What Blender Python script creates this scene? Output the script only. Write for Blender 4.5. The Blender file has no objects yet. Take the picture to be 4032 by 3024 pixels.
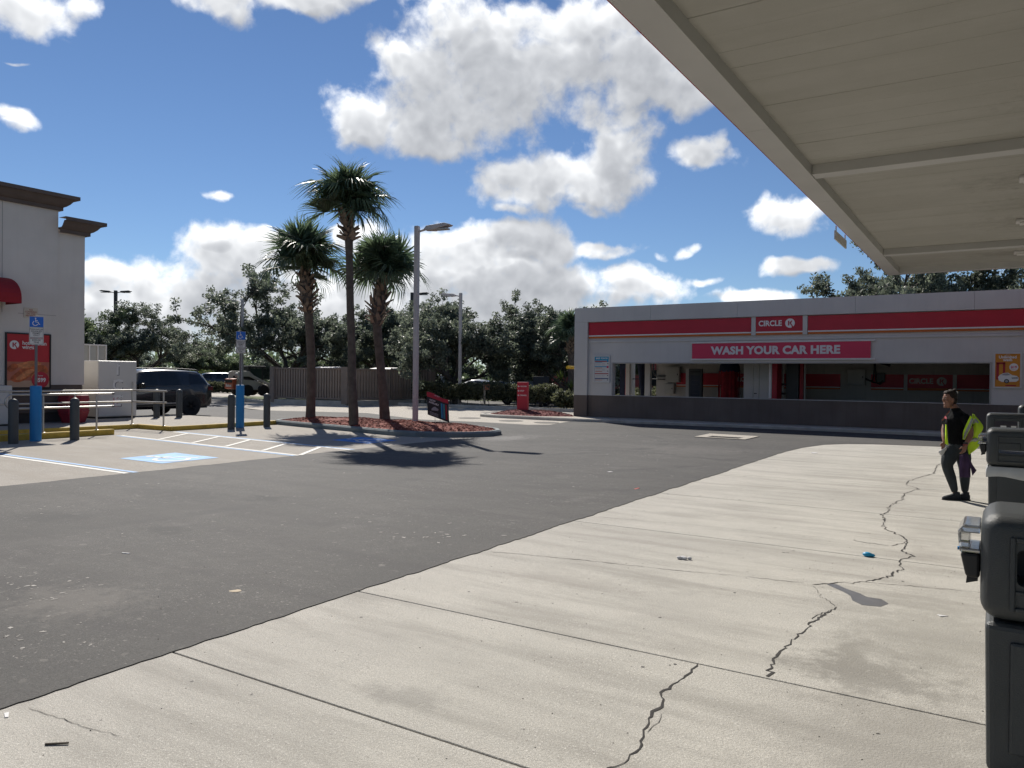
import bpy, bmesh, math, random
import numpy as np
from mathutils import Vector, Matrix
R = math.radians
random.seed(7); rng = np.random.default_rng(7)
S = bpy.context.scene
COL = S.collection

# ------------------------------------------------------------------ camera
cam_d = bpy.data.cameras.new('camera'); cam = bpy.data.objects.new('camera', cam_d); COL.objects.link(cam)
S.camera = cam
YAW, PITCH, ROLL, EYE = R(32.244), R(0.487), R(0.62), 1.65
fwd = Vector((-math.sin(YAW)*math.cos(PITCH), math.cos(YAW)*math.cos(PITCH), -math.sin(PITCH)))
rgt = Vector((math.cos(YAW), math.sin(YAW), 0)); up = rgt.cross(fwd)
r2 = rgt*math.cos(ROLL) + up*math.sin(ROLL); u2 = -rgt*math.sin(ROLL) + up*math.cos(ROLL)
m3 = Matrix((r2, u2, -fwd)).transposed()
cam.matrix_world = Matrix.Translation((0, 0, EYE)) @ m3.to_4x4()
cam_d.sensor_width = 36; cam_d.lens = 36*3028/4032; cam_d.clip_start = .05; cam_d.clip_end = 3000

# ------------------------------------------------------------------ world: sky and cumulus
SUN_AZ, SUN_EL = math.atan2(.79, .61), R(40)          # azimuth measured from +Y towards -X
sun_dir = Vector((-math.sin(SUN_AZ)*math.cos(SUN_EL), math.cos(SUN_AZ)*math.cos(SUN_EL), math.sin(SUN_EL)))
W = bpy.data.worlds.new('World'); S.world = W; W.use_nodes = True
wt = W.node_tree; wt.nodes.clear()
SKY_STRENGTH, SKY_TINT = .065, (.86, .95, 1.08, 1)
CLOUDS = [(33.5, 20.6, 7.5, 2.6), (37.5, 18.6, 5.0, 2.0), (29, 21.6, 5.5, 2.2), (52.5, 5.2, 7.5, 2.2), (44, 5.6, 5.5, 2.2), (36, 6.6, 6.5, 2.4), (28.5, 6.4, 5.5, 1.8), (61, 3.4, 5, 1.8), (43.6, 17.7, 1.9, 1.59), (40.3, 20.7, 2.4, 2.44), (36.4, 23.0, 3.56, 2.62), (31.8, 23.1, 3.58, 1.99), (27.7, 23.8, 2.81, 2.27), (23.8, 22.2, 3.5, 1.83), (35.3, 19.5, 7.48, 2.09), (28.2, 20.0, 6.17, 1.74), (38.8, 17.0, 3.9, 1.11), (20.3, 20.2, 2.89, 1.38), (24.8, 25.1, 1.39, 1.15), (32.6, 14.2, 2.64, 1.35), (29.0, 13.8, 3.57, 1.51), (25.5, 14.1, 3.16, 1.67), (24.1, 16.1, 2.4, 1.81), (25.2, 18.4, 1.95, 0.93), (32.6, 12.4, 1.42, 0.45), (27.2, 12.3, 1.59, 0.5), (17.9, 16.0, 1.95, 1.01), (12.9, 11.6, 2.44, 1.37), (21.5, 8.9, 0.86, 0.36), (19.7, 9.1, 0.94, 0.47), (18.2, 7.1, 1.17, 0.36), (11.7, 8.0, 2.07, 0.49), (14.6, 6.0, 2.57, 0.53), (36.6, 9.8, 3.56, 1.39), (32.1, 10.0, 3.58, 1.39), (29.8, 9.7, 1.89, 1.39), (35.2, 7.7, 5.08, 2.31), (25.7, 9.4, 2.42, 0.69), (23.1, 6.9, 3.31, 1.21), (27.1, 5.9, 4.49, 1.12), (40.1, 5.8, 4.63, 1.76), (54.2, 8.5, 1.63, 1.8), (52.4, 8.6, 1.25, 1.56), (50.3, 8.3, 2.22, 1.32), (53.9, 7.0, 2.69, 1.12), (59.5, 6.3, 2.46, 0.91), (57.5, 4.7, 4.64, 1.44), (51.6, 6.3, 3.87, 1.67), (47.6, 6.1, 4.04, 1.89), (60.4, 4.0, 2.94, 1.33), (43.8, 10.1, 1.99, 1.07), (64.4, 21.6, 2.02, 1.18), (61.5, 22.6, 1.0, 0.81), (53.2, 24.2, 2.46, 1.05), (48.6, 25.1, 3.98, 0.85), (65.3, 15.4, 0.99, 0.7), (65.1, 18.6, 0.8, 0.17), (53.3, 12.1, 0.82, 0.44), (44.9, 26.3, 4.65, 0.88),
          (58, 2.6, 6, 1.5), (49, 3.4, 6, 1.8), (41, 3.2, 5, 1.8), (33, 4.2, 5, 1.8), (26, 3.4, 5, 1.3), (16, 3.6, 5, .8)]
CLOUDS_REST = [(84, 11, 6, 2.4), (112, 17, 9, 3.4), (145, 10, 9, 2.6), (172, 20, 9, 3.4), (-7, 9, 7, 2.2), (-30, 17, 8, 3.2), (-62, 10, 8, 2.4), (-95, 18, 9, 3.2), (-130, 11, 9, 2.6), (-158, 18, 8, 3), (15, 48, 12, 5), (-70, 48, 14, 5), (150, 48, 14, 5)]   # the same kind of sky all the way round
CLOUD_GAIN, CLOUD_COVER = .95, 1.38
def cloud_group(name, detail, clouds):
    g = bpy.data.node_groups.new(name, 'ShaderNodeTree')
    g.interface.new_socket('Dir', in_out='INPUT', socket_type='NodeSocketVector')
    g.interface.new_socket('Mask', in_out='OUTPUT', socket_type='NodeSocketFloat')
    g.interface.new_socket('Density', in_out='OUTPUT', socket_type='NodeSocketFloat')
    N, L = g.nodes, g.links
    gi, go = N.new('NodeGroupInput'), N.new('NodeGroupOutput')
    def vm(op, a, b=None, c=None):
        n = N.new('ShaderNodeVectorMath'); n.operation = op
        for i, v in enumerate((a, b, c)):
            if v is None: continue
            if isinstance(v, (tuple, list)): n.inputs[i].default_value = v
            else: L.new(v, n.inputs[i])
        return n.outputs['Value'] if op in ('LENGTH', 'DOT_PRODUCT') else n.outputs['Vector']
    def mm(op, a, b=None, c=None):
        n = N.new('ShaderNodeMath'); n.operation = op
        for i, v in enumerate((a, b, c)):
            if v is None: continue
            if isinstance(v, (int, float)): n.inputs[i].default_value = v
            else: L.new(v, n.inputs[i])
        return n.outputs[0]
    d = vm('NORMALIZE', gi.outputs['Dir'])
    def noise(scale, det, rough=.55, vec=None, out='Fac'):
        n = N.new('ShaderNodeTexNoise'); n.inputs['Scale'].default_value = scale
        n.inputs['Detail'].default_value = det; n.inputs['Roughness'].default_value = rough
        L.new(vec if vec is not None else d, n.inputs['Vector']); return n.outputs[out]
    warp = vm('SUBTRACT', noise(15, 2 if detail > 4 else 1, out='Color'), (.5, .5, .5))
    dw = vm('MULTIPLY_ADD', warp, (.062, .062, .042), d)
    sp = N.new('ShaderNodeSeparateXYZ'); L.new(dw, sp.inputs[0])
    az = mm('MULTIPLY', mm('ARCTAN2', mm('MULTIPLY', sp.outputs[0], -1), sp.outputs[1]), 180/math.pi)
    el = mm('MULTIPLY', mm('ARCSINE', sp.outputs[2]), 180/math.pi)
    cb = N.new('ShaderNodeCombineXYZ'); L.new(az, cb.inputs[0]); L.new(el, cb.inputs[1]); v = cb.outputs[0]
    cur = None
    for a, e, ra, re in clouds:
        q = vm('LENGTH', vm('MULTIPLY_ADD', v, (1/ra, 1/re, 0), (-a/ra, -e/re, max(0, 1.02-.40*ra*re**.5))))
        cur = q if cur is None else mm('SMOOTH_MIN', cur, q, .45)
    mask = mm('SMOOTH_MIN', mm('SUBTRACT', CLOUD_COVER, cur), .7, .3)
    fb = noise(17, detail, .58, vm('MULTIPLY_ADD', warp, (.03, .03, .03), d))
    pf = mm('ABSOLUTE', mm('SUBTRACT', noise(40, max(1, detail-4), .5), .5))      # puffs with creases between them
    den = mm('ADD', mm('ADD', mask, mm('MULTIPLY', mm('SUBTRACT', fb, .5), 2.0)), mm('MULTIPLY', mm('SUBTRACT', pf, .12), .9))
    L.new(mask, go.inputs['Mask']); L.new(den, go.inputs['Density'])
    return g
def build_world():
    N, L = wt.nodes, wt.links
    out = N.new('ShaderNodeOutputWorld')
    sky = N.new('ShaderNodeTexSky'); sky.sky_type = 'NISHITA'; sky.sun_disc = False
    sky.sun_elevation = SUN_EL; sky.sun_rotation = -SUN_AZ
    sky.altitude = 0; sky.air_density = .9; sky.dust_density = 0.0; sky.ozone_density = 3.0
    wbal = N.new('ShaderNodeMix'); wbal.data_type = 'RGBA'; wbal.blend_type = 'MULTIPLY'; wbal.inputs['Factor'].default_value = 1; L.new(sky.outputs[0], wbal.inputs['A']); wbal.inputs['B'].default_value = SKY_TINT
    D = N.new('ShaderNodeTexCoord').outputs['Generated']
    def mm(op, a, b=None, c=None, clamp=False):
        n = N.new('ShaderNodeMath'); n.operation = op; n.use_clamp = clamp
        for i, v in enumerate((a, b, c)):
            if v is None: continue
            if isinstance(v, (int, float)): n.inputs[i].default_value = v
            else: L.new(v, n.inputs[i])
        return n.outputs[0]
    def mr(v, a, b, c=0, d=1, t='SMOOTHSTEP'):
        n = N.new('ShaderNodeMapRange'); n.interpolation_type = t; L.new(v, n.inputs[0])
        for i, q in enumerate((a, b, c, d)): n.inputs[i+1].default_value = q
        return n.outputs[0]
    offs = []
    for k in (.022, .085):
        o_ = N.new('ShaderNodeVectorMath'); o_.operation = 'ADD'; L.new(D, o_.inputs[0]); o_.inputs[1].default_value = (sun_dir + Vector((0, 0, .5))).normalized()*k; offs.append(o_.outputs[0])
    def clouds_over_sky(nm, lst, det, offs, wts):
        bg = N.new('ShaderNodeBackground'); bg.inputs['Strength'].default_value = SKY_STRENGTH
        A = N.new('ShaderNodeGroup'); A.node_tree = cloud_group(nm, det, lst); L.new(D, A.inputs[0])
        far = cloud_group(nm+'_towards_sun', 3, lst); depth = None
        for o_, w_ in zip(offs, wts):
            B = N.new('ShaderNodeGroup'); B.node_tree = far; L.new(o_, B.inputs[0])
            near_d = B.outputs['Density'] if depth is None else near_d; q = mm('MULTIPLY', mm('MAXIMUM', B.outputs['Density'], 0), w_); depth = q if depth is None else mm('ADD', depth, q)
        den = A.outputs['Density']
        alpha = mr(den, -.06, .60)
        depth = mm('ADD', depth, mm('MULTIPLY', mm('MAXIMUM', den, 0), .16))
        light = mm('EXPONENT', mm('MULTIPLY', depth, -3.3))
        br = mm('ADD', mm('ADD', mm('MULTIPLY', light, .95), .44), mr(mm('SUBTRACT', den, near_d), -.5, .5, -.07, .10, 'LINEAR'))
        br = mm('MAXIMUM', mm('MINIMUM', br, 1.15), .38)
        cc = N.new('ShaderNodeCombineXYZ'); k = CLOUD_GAIN/SKY_STRENGTH
        L.new(mm('MULTIPLY', br, .97*k), cc.inputs[0]); L.new(mm('MULTIPLY', mm('POWER', br, .97), .985*k), cc.inputs[1]); L.new(mm('MULTIPLY', mm('POWER', br, .90), k), cc.inputs[2])
        mix = N.new('ShaderNodeMix'); mix.data_type = 'RGBA'; L.new(alpha, mix.inputs['Factor'])
        L.new(wbal.outputs['Result'], mix.inputs['A']); L.new(cc.outputs[0], mix.inputs['B']); L.new(mix.outputs['Result'], bg.inputs['Color'])
        return bg.outputs[0]
    # two lists of clouds, each evaluated only in its own part of the heavens; clear blue lies between them
    sp = N.new('ShaderNodeSeparateXYZ'); L.new(D, sp.inputs[0])
    az = mm('ARCTAN2', mm('MULTIPLY', sp.outputs[0], -1), sp.outputs[1])
    here = mm('MULTIPLY', mm('MULTIPLY', mm('GREATER_THAN', az, R(3)), mm('LESS_THAN', az, R(72))), mm('LESS_THAN', sp.outputs[2], math.sin(R(30))))
    m1 = N.new('ShaderNodeMixShader'); L.new(here, m1.inputs[0]); L.new(clouds_over_sky('clouds_elsewhere', CLOUDS_REST, 3, offs[1:], (1,)), m1.inputs[1]); L.new(clouds_over_sky('clouds_ahead', CLOUDS, 8, offs, (.40, .75)), m1.inputs[2])
    low = N.new('ShaderNodeBackground'); low.inputs['Strength'].default_value = SKY_STRENGTH; L.new(wbal.outputs['Result'], low.inputs['Color'])
    m2 = N.new('ShaderNodeMixShader'); L.new(mm('GREATER_THAN', sp.outputs[2], -.002), m2.inputs[0]); L.new(low.outputs[0], m2.inputs[1]); L.new(m1.outputs[0], m2.inputs[2])
    L.new(m2.outputs[0], out.inputs['Surface'])
    W.cycles.sampling_method = 'MANUAL'; W.cycles.sample_map_resolution = 512
build_world()

# ------------------------------------------------------------------ sun, exposure
sl = bpy.data.lights.new('sun', 'SUN'); sl.energy = 4.9; sl.angle = R(.53); sl.color = (1, .945, .865)
so = bpy.data.objects.new('sun', sl); COL.objects.link(so); so.rotation_euler = sun_dir.to_track_quat('Z', 'Y').to_euler(); so.location = (0, 0, 40)
S.view_settings.view_transform = 'Standard'; S.view_settings.look = 'None'; S.view_settings.gamma = 1; S.view_settings.use_curve_mapping = False
S.view_settings.exposure = .25
S.cycles.use_adaptive_sampling = True; S.cycles.adaptive_threshold = .015; S.cycles.max_bounces = 6; S.cycles.diffuse_bounces = 4; S.cycles.glossy_bounces = 3; S.cycles.transmission_bounces = 4
S.cycles.use_denoising = True; S.cycles.caustics_reflective = False; S.cycles.caustics_refractive = False

# ------------------------------------------------------------------ materials
MATS = {}
def mat(name, col, rough=.7, var=.12, scale=6., bump=0., bscale=None, metal=0., spec=.5, island=0., detail=5, alpha=None, trans=0., coat=0., emit=None, streak=0.):
    """plain procedural material: base colour broken up by noise, optional relief and per-piece variation"""
    if name in MATS: return MATS[name]
    m = bpy.data.materials.new(name); m.use_nodes = True; nt = m.node_tree; N, L = nt.nodes, nt.links
    b = N['Principled BSDF']; b.inputs['Roughness'].default_value = rough; b.inputs['Metallic'].default_value = metal
    b.inputs['Specular IOR Level'].default_value = spec
    if coat: b.inputs['Coat Weight'].default_value = coat
    if trans: b.inputs['Transmission Weight'].default_value = trans
    tc = N.new('ShaderNodeTexCoord')
    if var > 0:
        n = N.new('ShaderNodeTexNoise'); n.inputs['Scale'].default_value = scale; n.inputs['Detail'].default_value = detail
        L.new(tc.outputs['Object'], n.inputs['Vector'])
        r = N.new('ShaderNodeValToRGB'); L.new(n.outputs['Fac'], r.inputs['Fac'])
        r.color_ramp.elements[0].position = .3; r.color_ramp.elements[1].position = .72
        r.color_ramp.elements[0].color = [c*(1-var) for c in col]+[1]; r.color_ramp.elements[1].color = [min(1, c*(1+var)) for c in col]+[1]
        src = r.outputs['Color']
    else:
        q = N.new('ShaderNodeRGB'); q.outputs[0].default_value = list(col)+[1]; src = q.outputs[0]
    if streak:
        mp = N.new('ShaderNodeMapping'); mp.inputs['Scale'].default_value = (5, 5, .35); L.new(tc.outputs['Object'], mp.inputs['Vector'])
        n3 = N.new('ShaderNodeTexNoise'); n3.inputs['Scale'].default_value = 1.3; n3.inputs['Detail'].default_value = 7; n3.inputs['Roughness'].default_value = .7; L.new(mp.outputs[0], n3.inputs['Vector'])
        k3 = N.new('ShaderNodeMapRange'); L.new(n3.outputs['Fac'], k3.inputs[0]); k3.inputs[1].default_value = .48; k3.inputs[2].default_value = .72; k3.inputs[4].default_value = streak
        x3 = N.new('ShaderNodeMix'); x3.data_type = 'RGBA'; L.new(k3.outputs[0], x3.inputs['Factor']); L.new(src, x3.inputs['A']); x3.inputs['B'].default_value = [c*.45 for c in col]+[1]; src = x3.outputs['Result']
    if island:
        ge = N.new('ShaderNodeNewGeometry'); h = N.new('ShaderNodeHueSaturation'); L.new(src, h.inputs['Color'])
        mr = N.new('ShaderNodeMapRange'); L.new(ge.outputs['Random Per Island'], mr.inputs[0]); mr.inputs[3].default_value = 1-island; mr.inputs[4].default_value = 1+island
        L.new(mr.outputs[0], h.inputs['Value']); src = h.outputs['Color']
    L.new(src, b.inputs['Base Color'])
    if bump:
        n2 = N.new('ShaderNodeTexNoise'); n2.inputs['Scale'].default_value = bscale or scale*8; n2.inputs['Detail'].default_value = 4
        L.new(tc.outputs['Object'], n2.inputs['Vector'])
        bp = N.new('ShaderNodeBump'); bp.inputs['Strength'].default_value = bump; bp.inputs['Distance'].default_value = .02
        L.new(n2.outputs['Fac'], bp.inputs['Height']); L.new(bp.outputs[0], b.inputs['Normal'])
    MATS[name] = m
    return m
def ground_mat(name, base, blotch, specks, rough=.9, stains=(), sc=1.0, streak=None, bump=.35, rings=(), agg=1., objvar=0.):
    """paving: broad blotches, fine aggregate, pale or dark specks; world coordinates so that it never repeats"""
    m = bpy.data.materials.new(name); m.use_nodes = True; nt = m.node_tree; N, L = nt.nodes, nt.links
    b = N['Principled BSDF']; b.inputs['Roughness'].default_value = rough; b.inputs['Specular IOR Level'].default_value = .3
    ge = N.new('ShaderNodeNewGeometry'); P = ge.outputs['Position']
    def noise(s, d=5, r=.6, vec=None):
        n = N.new('ShaderNodeTexNoise'); n.inputs['Scale'].default_value = s; n.inputs['Detail'].default_value = d; n.inputs['Roughness'].default_value = r
        L.new(vec or P, n.inputs['Vector']); return n.outputs['Fac']
    def mapr(v, a, b_, c, d):
        n = N.new('ShaderNodeMapRange'); L.new(v, n.inputs[0])
        for i, q in enumerate((a, b_, c, d)): n.inputs[i+1].default_value = q
        return n.outputs[0]
    def mixc(f, a, bcol, mode='MIX'):
        n = N.new('ShaderNodeMix'); n.data_type = 'RGBA'; n.blend_type = mode
        if isinstance(f, float): n.inputs['Factor'].default_value = f
        else: L.new(f, n.inputs['Factor'])
        for s_, v in (('A', a), ('B', bcol)):
            if isinstance(v, tuple): n.inputs[s_].default_value = v+(1,)
            else: L.new(v, n.inputs[s_])
        return n.outputs['Result']
    c = mixc(mapr(noise(.42*sc, 7, .65), .43, .58, 0, 1), base, blotch)
    c = mixc(mapr(noise(1.7*sc, 8, .7), .45, .64, 0, .55*agg), c, tuple(x*.72 for x in base))
    c = mixc(mapr(noise(7.5*sc, 6, .7), .40, .68, 0, .38*agg), c, tuple(x*.74 for x in base))
    c = mixc(mapr(noise(23, 4, .7), .52, .75, 0, .5*agg), c, tuple(min(1, x*1.3) for x in base))
    c = mixc(mapr(noise(90, 2), .34, .66, 0, .85*agg), c, tuple(x*.58 for x in base))
    c = mixc(mapr(noise(210, 2), .48, .66, 0, .8*agg), c, tuple(min(1, x*1.5) for x in base))
    if streak:
        mp = N.new('ShaderNodeMapping'); mp.inputs['Scale'].default_value = streak[0]; mp.inputs['Rotation'].default_value = (0, 0, streak[1]); L.new(P, mp.inputs['Vector'])
        c = mixc(mapr(noise(1.0, 6, .65, mp.outputs[0]), .47, .64, 0, streak[3]), c, streak[2])
    patchy = mapr(noise(.9, 5, .65), .40, .62, .15, 1)
    for (sc_, lo, hi, amt, col) in specks:
        k_ = N.new('ShaderNodeMath'); k_.operation = 'MULTIPLY'; L.new(mapr(noise(sc_, 3, .5), lo, hi, 0, amt), k_.inputs[0]); L.new(patchy, k_.inputs[1])
        c = mixc(k_.outputs[0], c, col)
    for (x, y, rx, ry, amt, col) in stains:
        v = N.new('ShaderNodeVectorMath'); v.operation = 'MULTIPLY_ADD'; L.new(P, v.inputs[0]); v.inputs[1].default_value = (1/rx, 1/ry, 0); v.inputs[2].default_value = (-x/rx, -y/ry, 0)
        ln = N.new('ShaderNodeVectorMath'); ln.operation = 'LENGTH'; L.new(v.outputs[0], ln.inputs[0])
        ad = N.new('ShaderNodeMath'); ad.operation = 'MULTIPLY_ADD'; L.new(noise(5.5, 8, .75), ad.inputs[0]); ad.inputs[1].default_value = 3.4; ad.inputs[2].default_value = -1.7
        sm = N.new('ShaderNodeMath'); L.new(ln.outputs['Value'], sm.inputs[0]); L.new(ad.outputs[0], sm.inputs[1])
        c = mixc(mapr(sm.outputs[0], 1.15, .35, 0, amt), c, col)
    for (x, y, rad, w_, amt, col) in rings:
        v = N.new('ShaderNodeVectorMath'); v.operation = 'DISTANCE'; v.inputs[1].default_value = (x, y, 0); L.new(P, v.inputs[0])
        a1 = N.new('ShaderNodeMath'); a1.operation = 'SUBTRACT'; L.new(v.outputs['Value'], a1.inputs[0]); a1.inputs[1].default_value = rad
        a2 = N.new('ShaderNodeMath'); a2.operation = 'ABSOLUTE'; L.new(a1.outputs[0], a2.inputs[0])
        nz = mapr(noise(1.1, 4, .6), .45, .65, 0, 1); a3 = N.new('ShaderNodeMath'); a3.operation = 'MULTIPLY'; L.new(mapr(a2.outputs[0], w_, w_*.5, 0, amt), a3.inputs[0]); L.new(nz, a3.inputs[1])
        c = mixc(a3.outputs[0], c, col)
    if objvar:
        oi = N.new('ShaderNodeObjectInfo'); hv_ = N.new('ShaderNodeHueSaturation'); L.new(c, hv_.inputs['Color']); L.new(mapr(oi.outputs['Random'], 0, 1, 1-objvar, 1+objvar), hv_.inputs['Value']); c = hv_.outputs['Color']
    L.new(c, b.inputs['Base Color'])
    bp = N.new('ShaderNodeBump'); bp.inputs['Strength'].default_value = bump; bp.inputs['Distance'].default_value = .008
    L.new(noise(70, 4), bp.inputs['Height']); L.new(bp.outputs[0], b.inputs['Normal'])
    MATS[name] = m
    return m
def leaf_mat(name, c1, c2, rough=.45, trans=.25):
    m = bpy.data.materials.new(name); m.use_nodes = True; nt = m.node_tree; N, L = nt.nodes, nt.links
    b = N['Principled BSDF']; b.inputs['Roughness'].default_value = rough; b.inputs['Specular IOR Level'].default_value = .55
    ge = N.new('ShaderNodeNewGeometry'); r = N.new('ShaderNodeValToRGB'); L.new(ge.outputs['Random Per Island'], r.inputs['Fac'])
    tc = N.new('ShaderNodeTexCoord'); n = N.new('ShaderNodeTexNoise'); n.inputs['Scale'].default_value = .7; n.inputs['Detail'].default_value = 3; L.new(tc.outputs['Object'], n.inputs['Vector'])
    ad = N.new('ShaderNodeMath'); ad.operation = 'MULTIPLY_ADD'; L.new(ge.outputs['Random Per Island'], ad.inputs[0]); ad.inputs[1].default_value = .55
    L.new(n.outputs['Fac'], ad.inputs[2]); sb = N.new('ShaderNodeMath'); sb.operation = 'SUBTRACT'; L.new(ad.outputs[0], sb.inputs[0]); sb.inputs[1].default_value = .28
    L.new(sb.outputs[0], r.inputs['Fac'])
    r.color_ramp.elements[0].position = .15; r.color_ramp.elements[1].position = .85
    r.color_ramp.elements[0].color = c1+(1,); r.color_ramp.elements[1].color = c2+(1,)
    tr = N.new('ShaderNodeBsdfTranslucent'); h = N.new('ShaderNodeHueSaturation'); h.inputs['Value'].default_value = 1.3; L.new(r.outputs[0], h.inputs['Color']); L.new(h.outputs[0], tr.inputs['Color'])
    mx = N.new('ShaderNodeMixShader'); mx.inputs[0].default_value = trans
    L.new(r.outputs[0], b.inputs['Base Color']); L.new(b.outputs[0], mx.inputs[1]); L.new(tr.outputs[0], mx.inputs[2]); L.new(mx.outputs[0], N['Material Output'].inputs['Surface'])
    MATS[name] = m
    return m

# ------------------------------------------------------------------ mesh builder
def link(o, parent=None):
    COL.objects.link(o)
    if parent is not None: o.parent = parent
    return o
def tag(o, label=None, cat=None, group=None, kind=None):
    if label: o['label'] = label
    if cat: o['category'] = cat
    if group: o['group'] = group
    if kind: o['kind'] = kind
    return o
def thing(name, label, cat, loc=(0, 0, 0), rz=0, group=None):
    o = bpy.data.objects.new(name, None); o.empty_display_size = .2; o.location = loc; o.rotation_euler = (0, 0, rz)
    link(o); tag(o, label, cat, group); return o
class MB:
    def __init__(s): s.v = []; s.f = []; s.m = []; s.mi = 0
    def add(s, vs, fs):
        n = len(s.v); s.v += [tuple(p) for p in vs]
        for f in fs: s.f.append(tuple(i+n for i in f)); s.m.append(s.mi)
        return s
    def box(s, a, b):
        x0, y0, z0 = a; x1, y1, z1 = b
        return s.add([(x0, y0, z0), (x1, y0, z0), (x1, y1, z0), (x0, y1, z0), (x0, y0, z1), (x1, y0, z1), (x1, y1, z1), (x0, y1, z1)],
                     [(0, 3, 2, 1), (4, 5, 6, 7), (0, 1, 5, 4), (1, 2, 6, 5), (2, 3, 7, 6), (3, 0, 4, 7)])
    def cbox(s, c, d, rz=0, rx=0, ry=0):
        M = Matrix.Translation(c) @ Matrix.Rotation(rz, 4, 'Z') @ Matrix.Rotation(ry, 4, 'Y') @ Matrix.Rotation(rx, 4, 'X')
        h = [q/2 for q in d]
        vs = [M @ Vector((x*h[0], y*h[1], z*h[2])) for x, y, z in ((-1, -1, -1), (1, -1, -1), (1, 1, -1), (-1, 1, -1), (-1, -1, 1), (1, -1, 1), (1, 1, 1), (-1, 1, 1))]
        return s.add(vs, [(0, 3, 2, 1), (4, 5, 6, 7), (0, 1, 5, 4), (1, 2, 6, 5), (2, 3, 7, 6), (3, 0, 4, 7)])
    def tube(s, pts, rad, n=8, caps=True, closed=False):
        pts = [Vector(p) for p in pts]; k = len(pts)
        rads = rad if isinstance(rad, (list, tuple)) else [rad]*k
        rings = []; prev = None
        for i, p in enumerate(pts):
            if closed: t = (pts[(i+1) % k]-pts[i-1])
            else: t = (pts[min(i+1, k-1)]-pts[max(i-1, 0)])
            t.normalize()
            a = prev if prev is not None else (Vector((0, 0, 1)) if abs(t.z) < .9 else Vector((1, 0, 0)))
            x = (a - t*a.dot(t))
            if x.length < 1e-4: x = Vector((1, 0, 0)) - t*t.x
            x.normalize(); y = t.cross(x); prev = x
            rings.append([p + (x*math.cos(2*math.pi*j/n)+y*math.sin(2*math.pi*j/n))*rads[i] for j in range(n)])
        vs = [q for r in rings for q in r]; fs = []
        for i in range(k if closed else k-1):
            a, b = i*n, ((i+1) % k)*n
            for j in range(n): fs.append((a+j, a+(j+1) % n, b+(j+1) % n, b+j))
        if caps and not closed: fs += [tuple(range(n-1, -1, -1)), tuple((k-1)*n+j for j in range(n))]
        return s.add(vs, fs)
    def lathe(s, prof, c=(0, 0, 0), n=16, axis='Z', caps=True):
        vs = []; fs = []
        for r, z in prof:
            for j in range(n):
                a = 2*math.pi*j/n; p = (r*math.cos(a), r*math.sin(a), z)
                if axis == 'X': p = (p[2], p[0], p[1])
                if axis == 'Y': p = (p[0], p[2], p[1])
                vs.append((p[0]+c[0], p[1]+c[1], p[2]+c[2]))
        k = len(prof)
        for i in range(k-1):
            for j in range(n): fs.append((i*n+j, i*n+(j+1) % n, (i+1)*n+(j+1) % n, (i+1)*n+j))
        if caps: fs += [tuple(range(n-1, -1, -1)), tuple((k-1)*n+j for j in range(n))]
        return s.add(vs, fs)
    def prism(s, poly, a, b, axis='Z'):
        """polygon in the two other axes extruded from a to b"""
        n = len(poly)
        def P(p, t): return {'Z': (p[0], p[1], t), 'Y': (p[0], t, p[1]), 'X': (t, p[0], p[1])}[axis]
        vs = [P(p, a) for p in poly]+[P(p, b) for p in poly]
        fs = [tuple(range(n-1, -1, -1)), tuple(range(n, 2*n))]+[(i, (i+1) % n, n+(i+1) % n, n+i) for i in range(n)]
        return s.add(vs, fs)
    def grid(s, rows):
        k, n = len(rows), len(rows[0])
        return s.add([p for r in rows for p in r], [(i*n+j, i*n+j+1, (i+1)*n+j+1, (i+1)*n+j) for i in range(k-1) for j in range(n-1)])
    def build(s, name, mats, parent=None, smooth=None, bevel=0, world=False, solid=0, bseg=2, recalc=True):
        me = bpy.data.meshes.new(name)
        vs = s.v
        if world and parent is not None:
            l = parent.location; vs = [(x-l[0], y-l[1], z-l[2]) for x, y, z in vs]
        me.from_pydata(vs, [], s.f)
        mats = mats if isinstance(mats, (list, tuple)) else [mats]
        for m in mats: me.materials.append(m)
        if len(mats) > 1: me.polygons.foreach_set('material_index', s.m)
        if recalc or bevel or solid:
            bm = bmesh.new(); bm.from_mesh(me)
            if recalc: bmesh.ops.recalc_face_normals(bm, faces=bm.faces)
            if solid: bmesh.ops.solidify(bm, geom=bm.faces[:], thickness=solid)
            if bevel:
                es = [e for e in bm.edges if len(e.link_faces) == 2 and e.calc_face_angle(0) > .6]
                bmesh.ops.bevel(bm, geom=es, offset=bevel, segments=bseg, affect='EDGES', profile=.5, clamp_overlap=True)
            bm.to_mesh(me); bm.free()
        if smooth is not None:
            me.polygons.foreach_set('use_smooth', [True]*len(me.polygons))
            if smooth < 180: me.set_sharp_from_angle(angle=R(smooth))
        me.update()
        o = bpy.data.objects.new(name, me); link(o, parent)
        return o
def bx(name, a, b, m, parent=None, bevel=0, world=False): return MB().box(a, b).build(name, m, parent, bevel=bevel, world=world)
def copy_tree(o, parent=None):
    c = o.copy(); COL.objects.link(c); c.parent = parent
    for ch in list(o.children): copy_tree(ch, c)
    return c
def dup(o, loc=None, rz=None, label=None, scale=None):
    c = copy_tree(o)
    if loc is not None: c.location = loc
    if rz is not None: c.rotation_euler = (0, 0, rz)
    if label: c['label'] = label
    if scale is not None: c.scale = scale if isinstance(scale, (tuple, list)) else (scale,)*3
    return c
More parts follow.
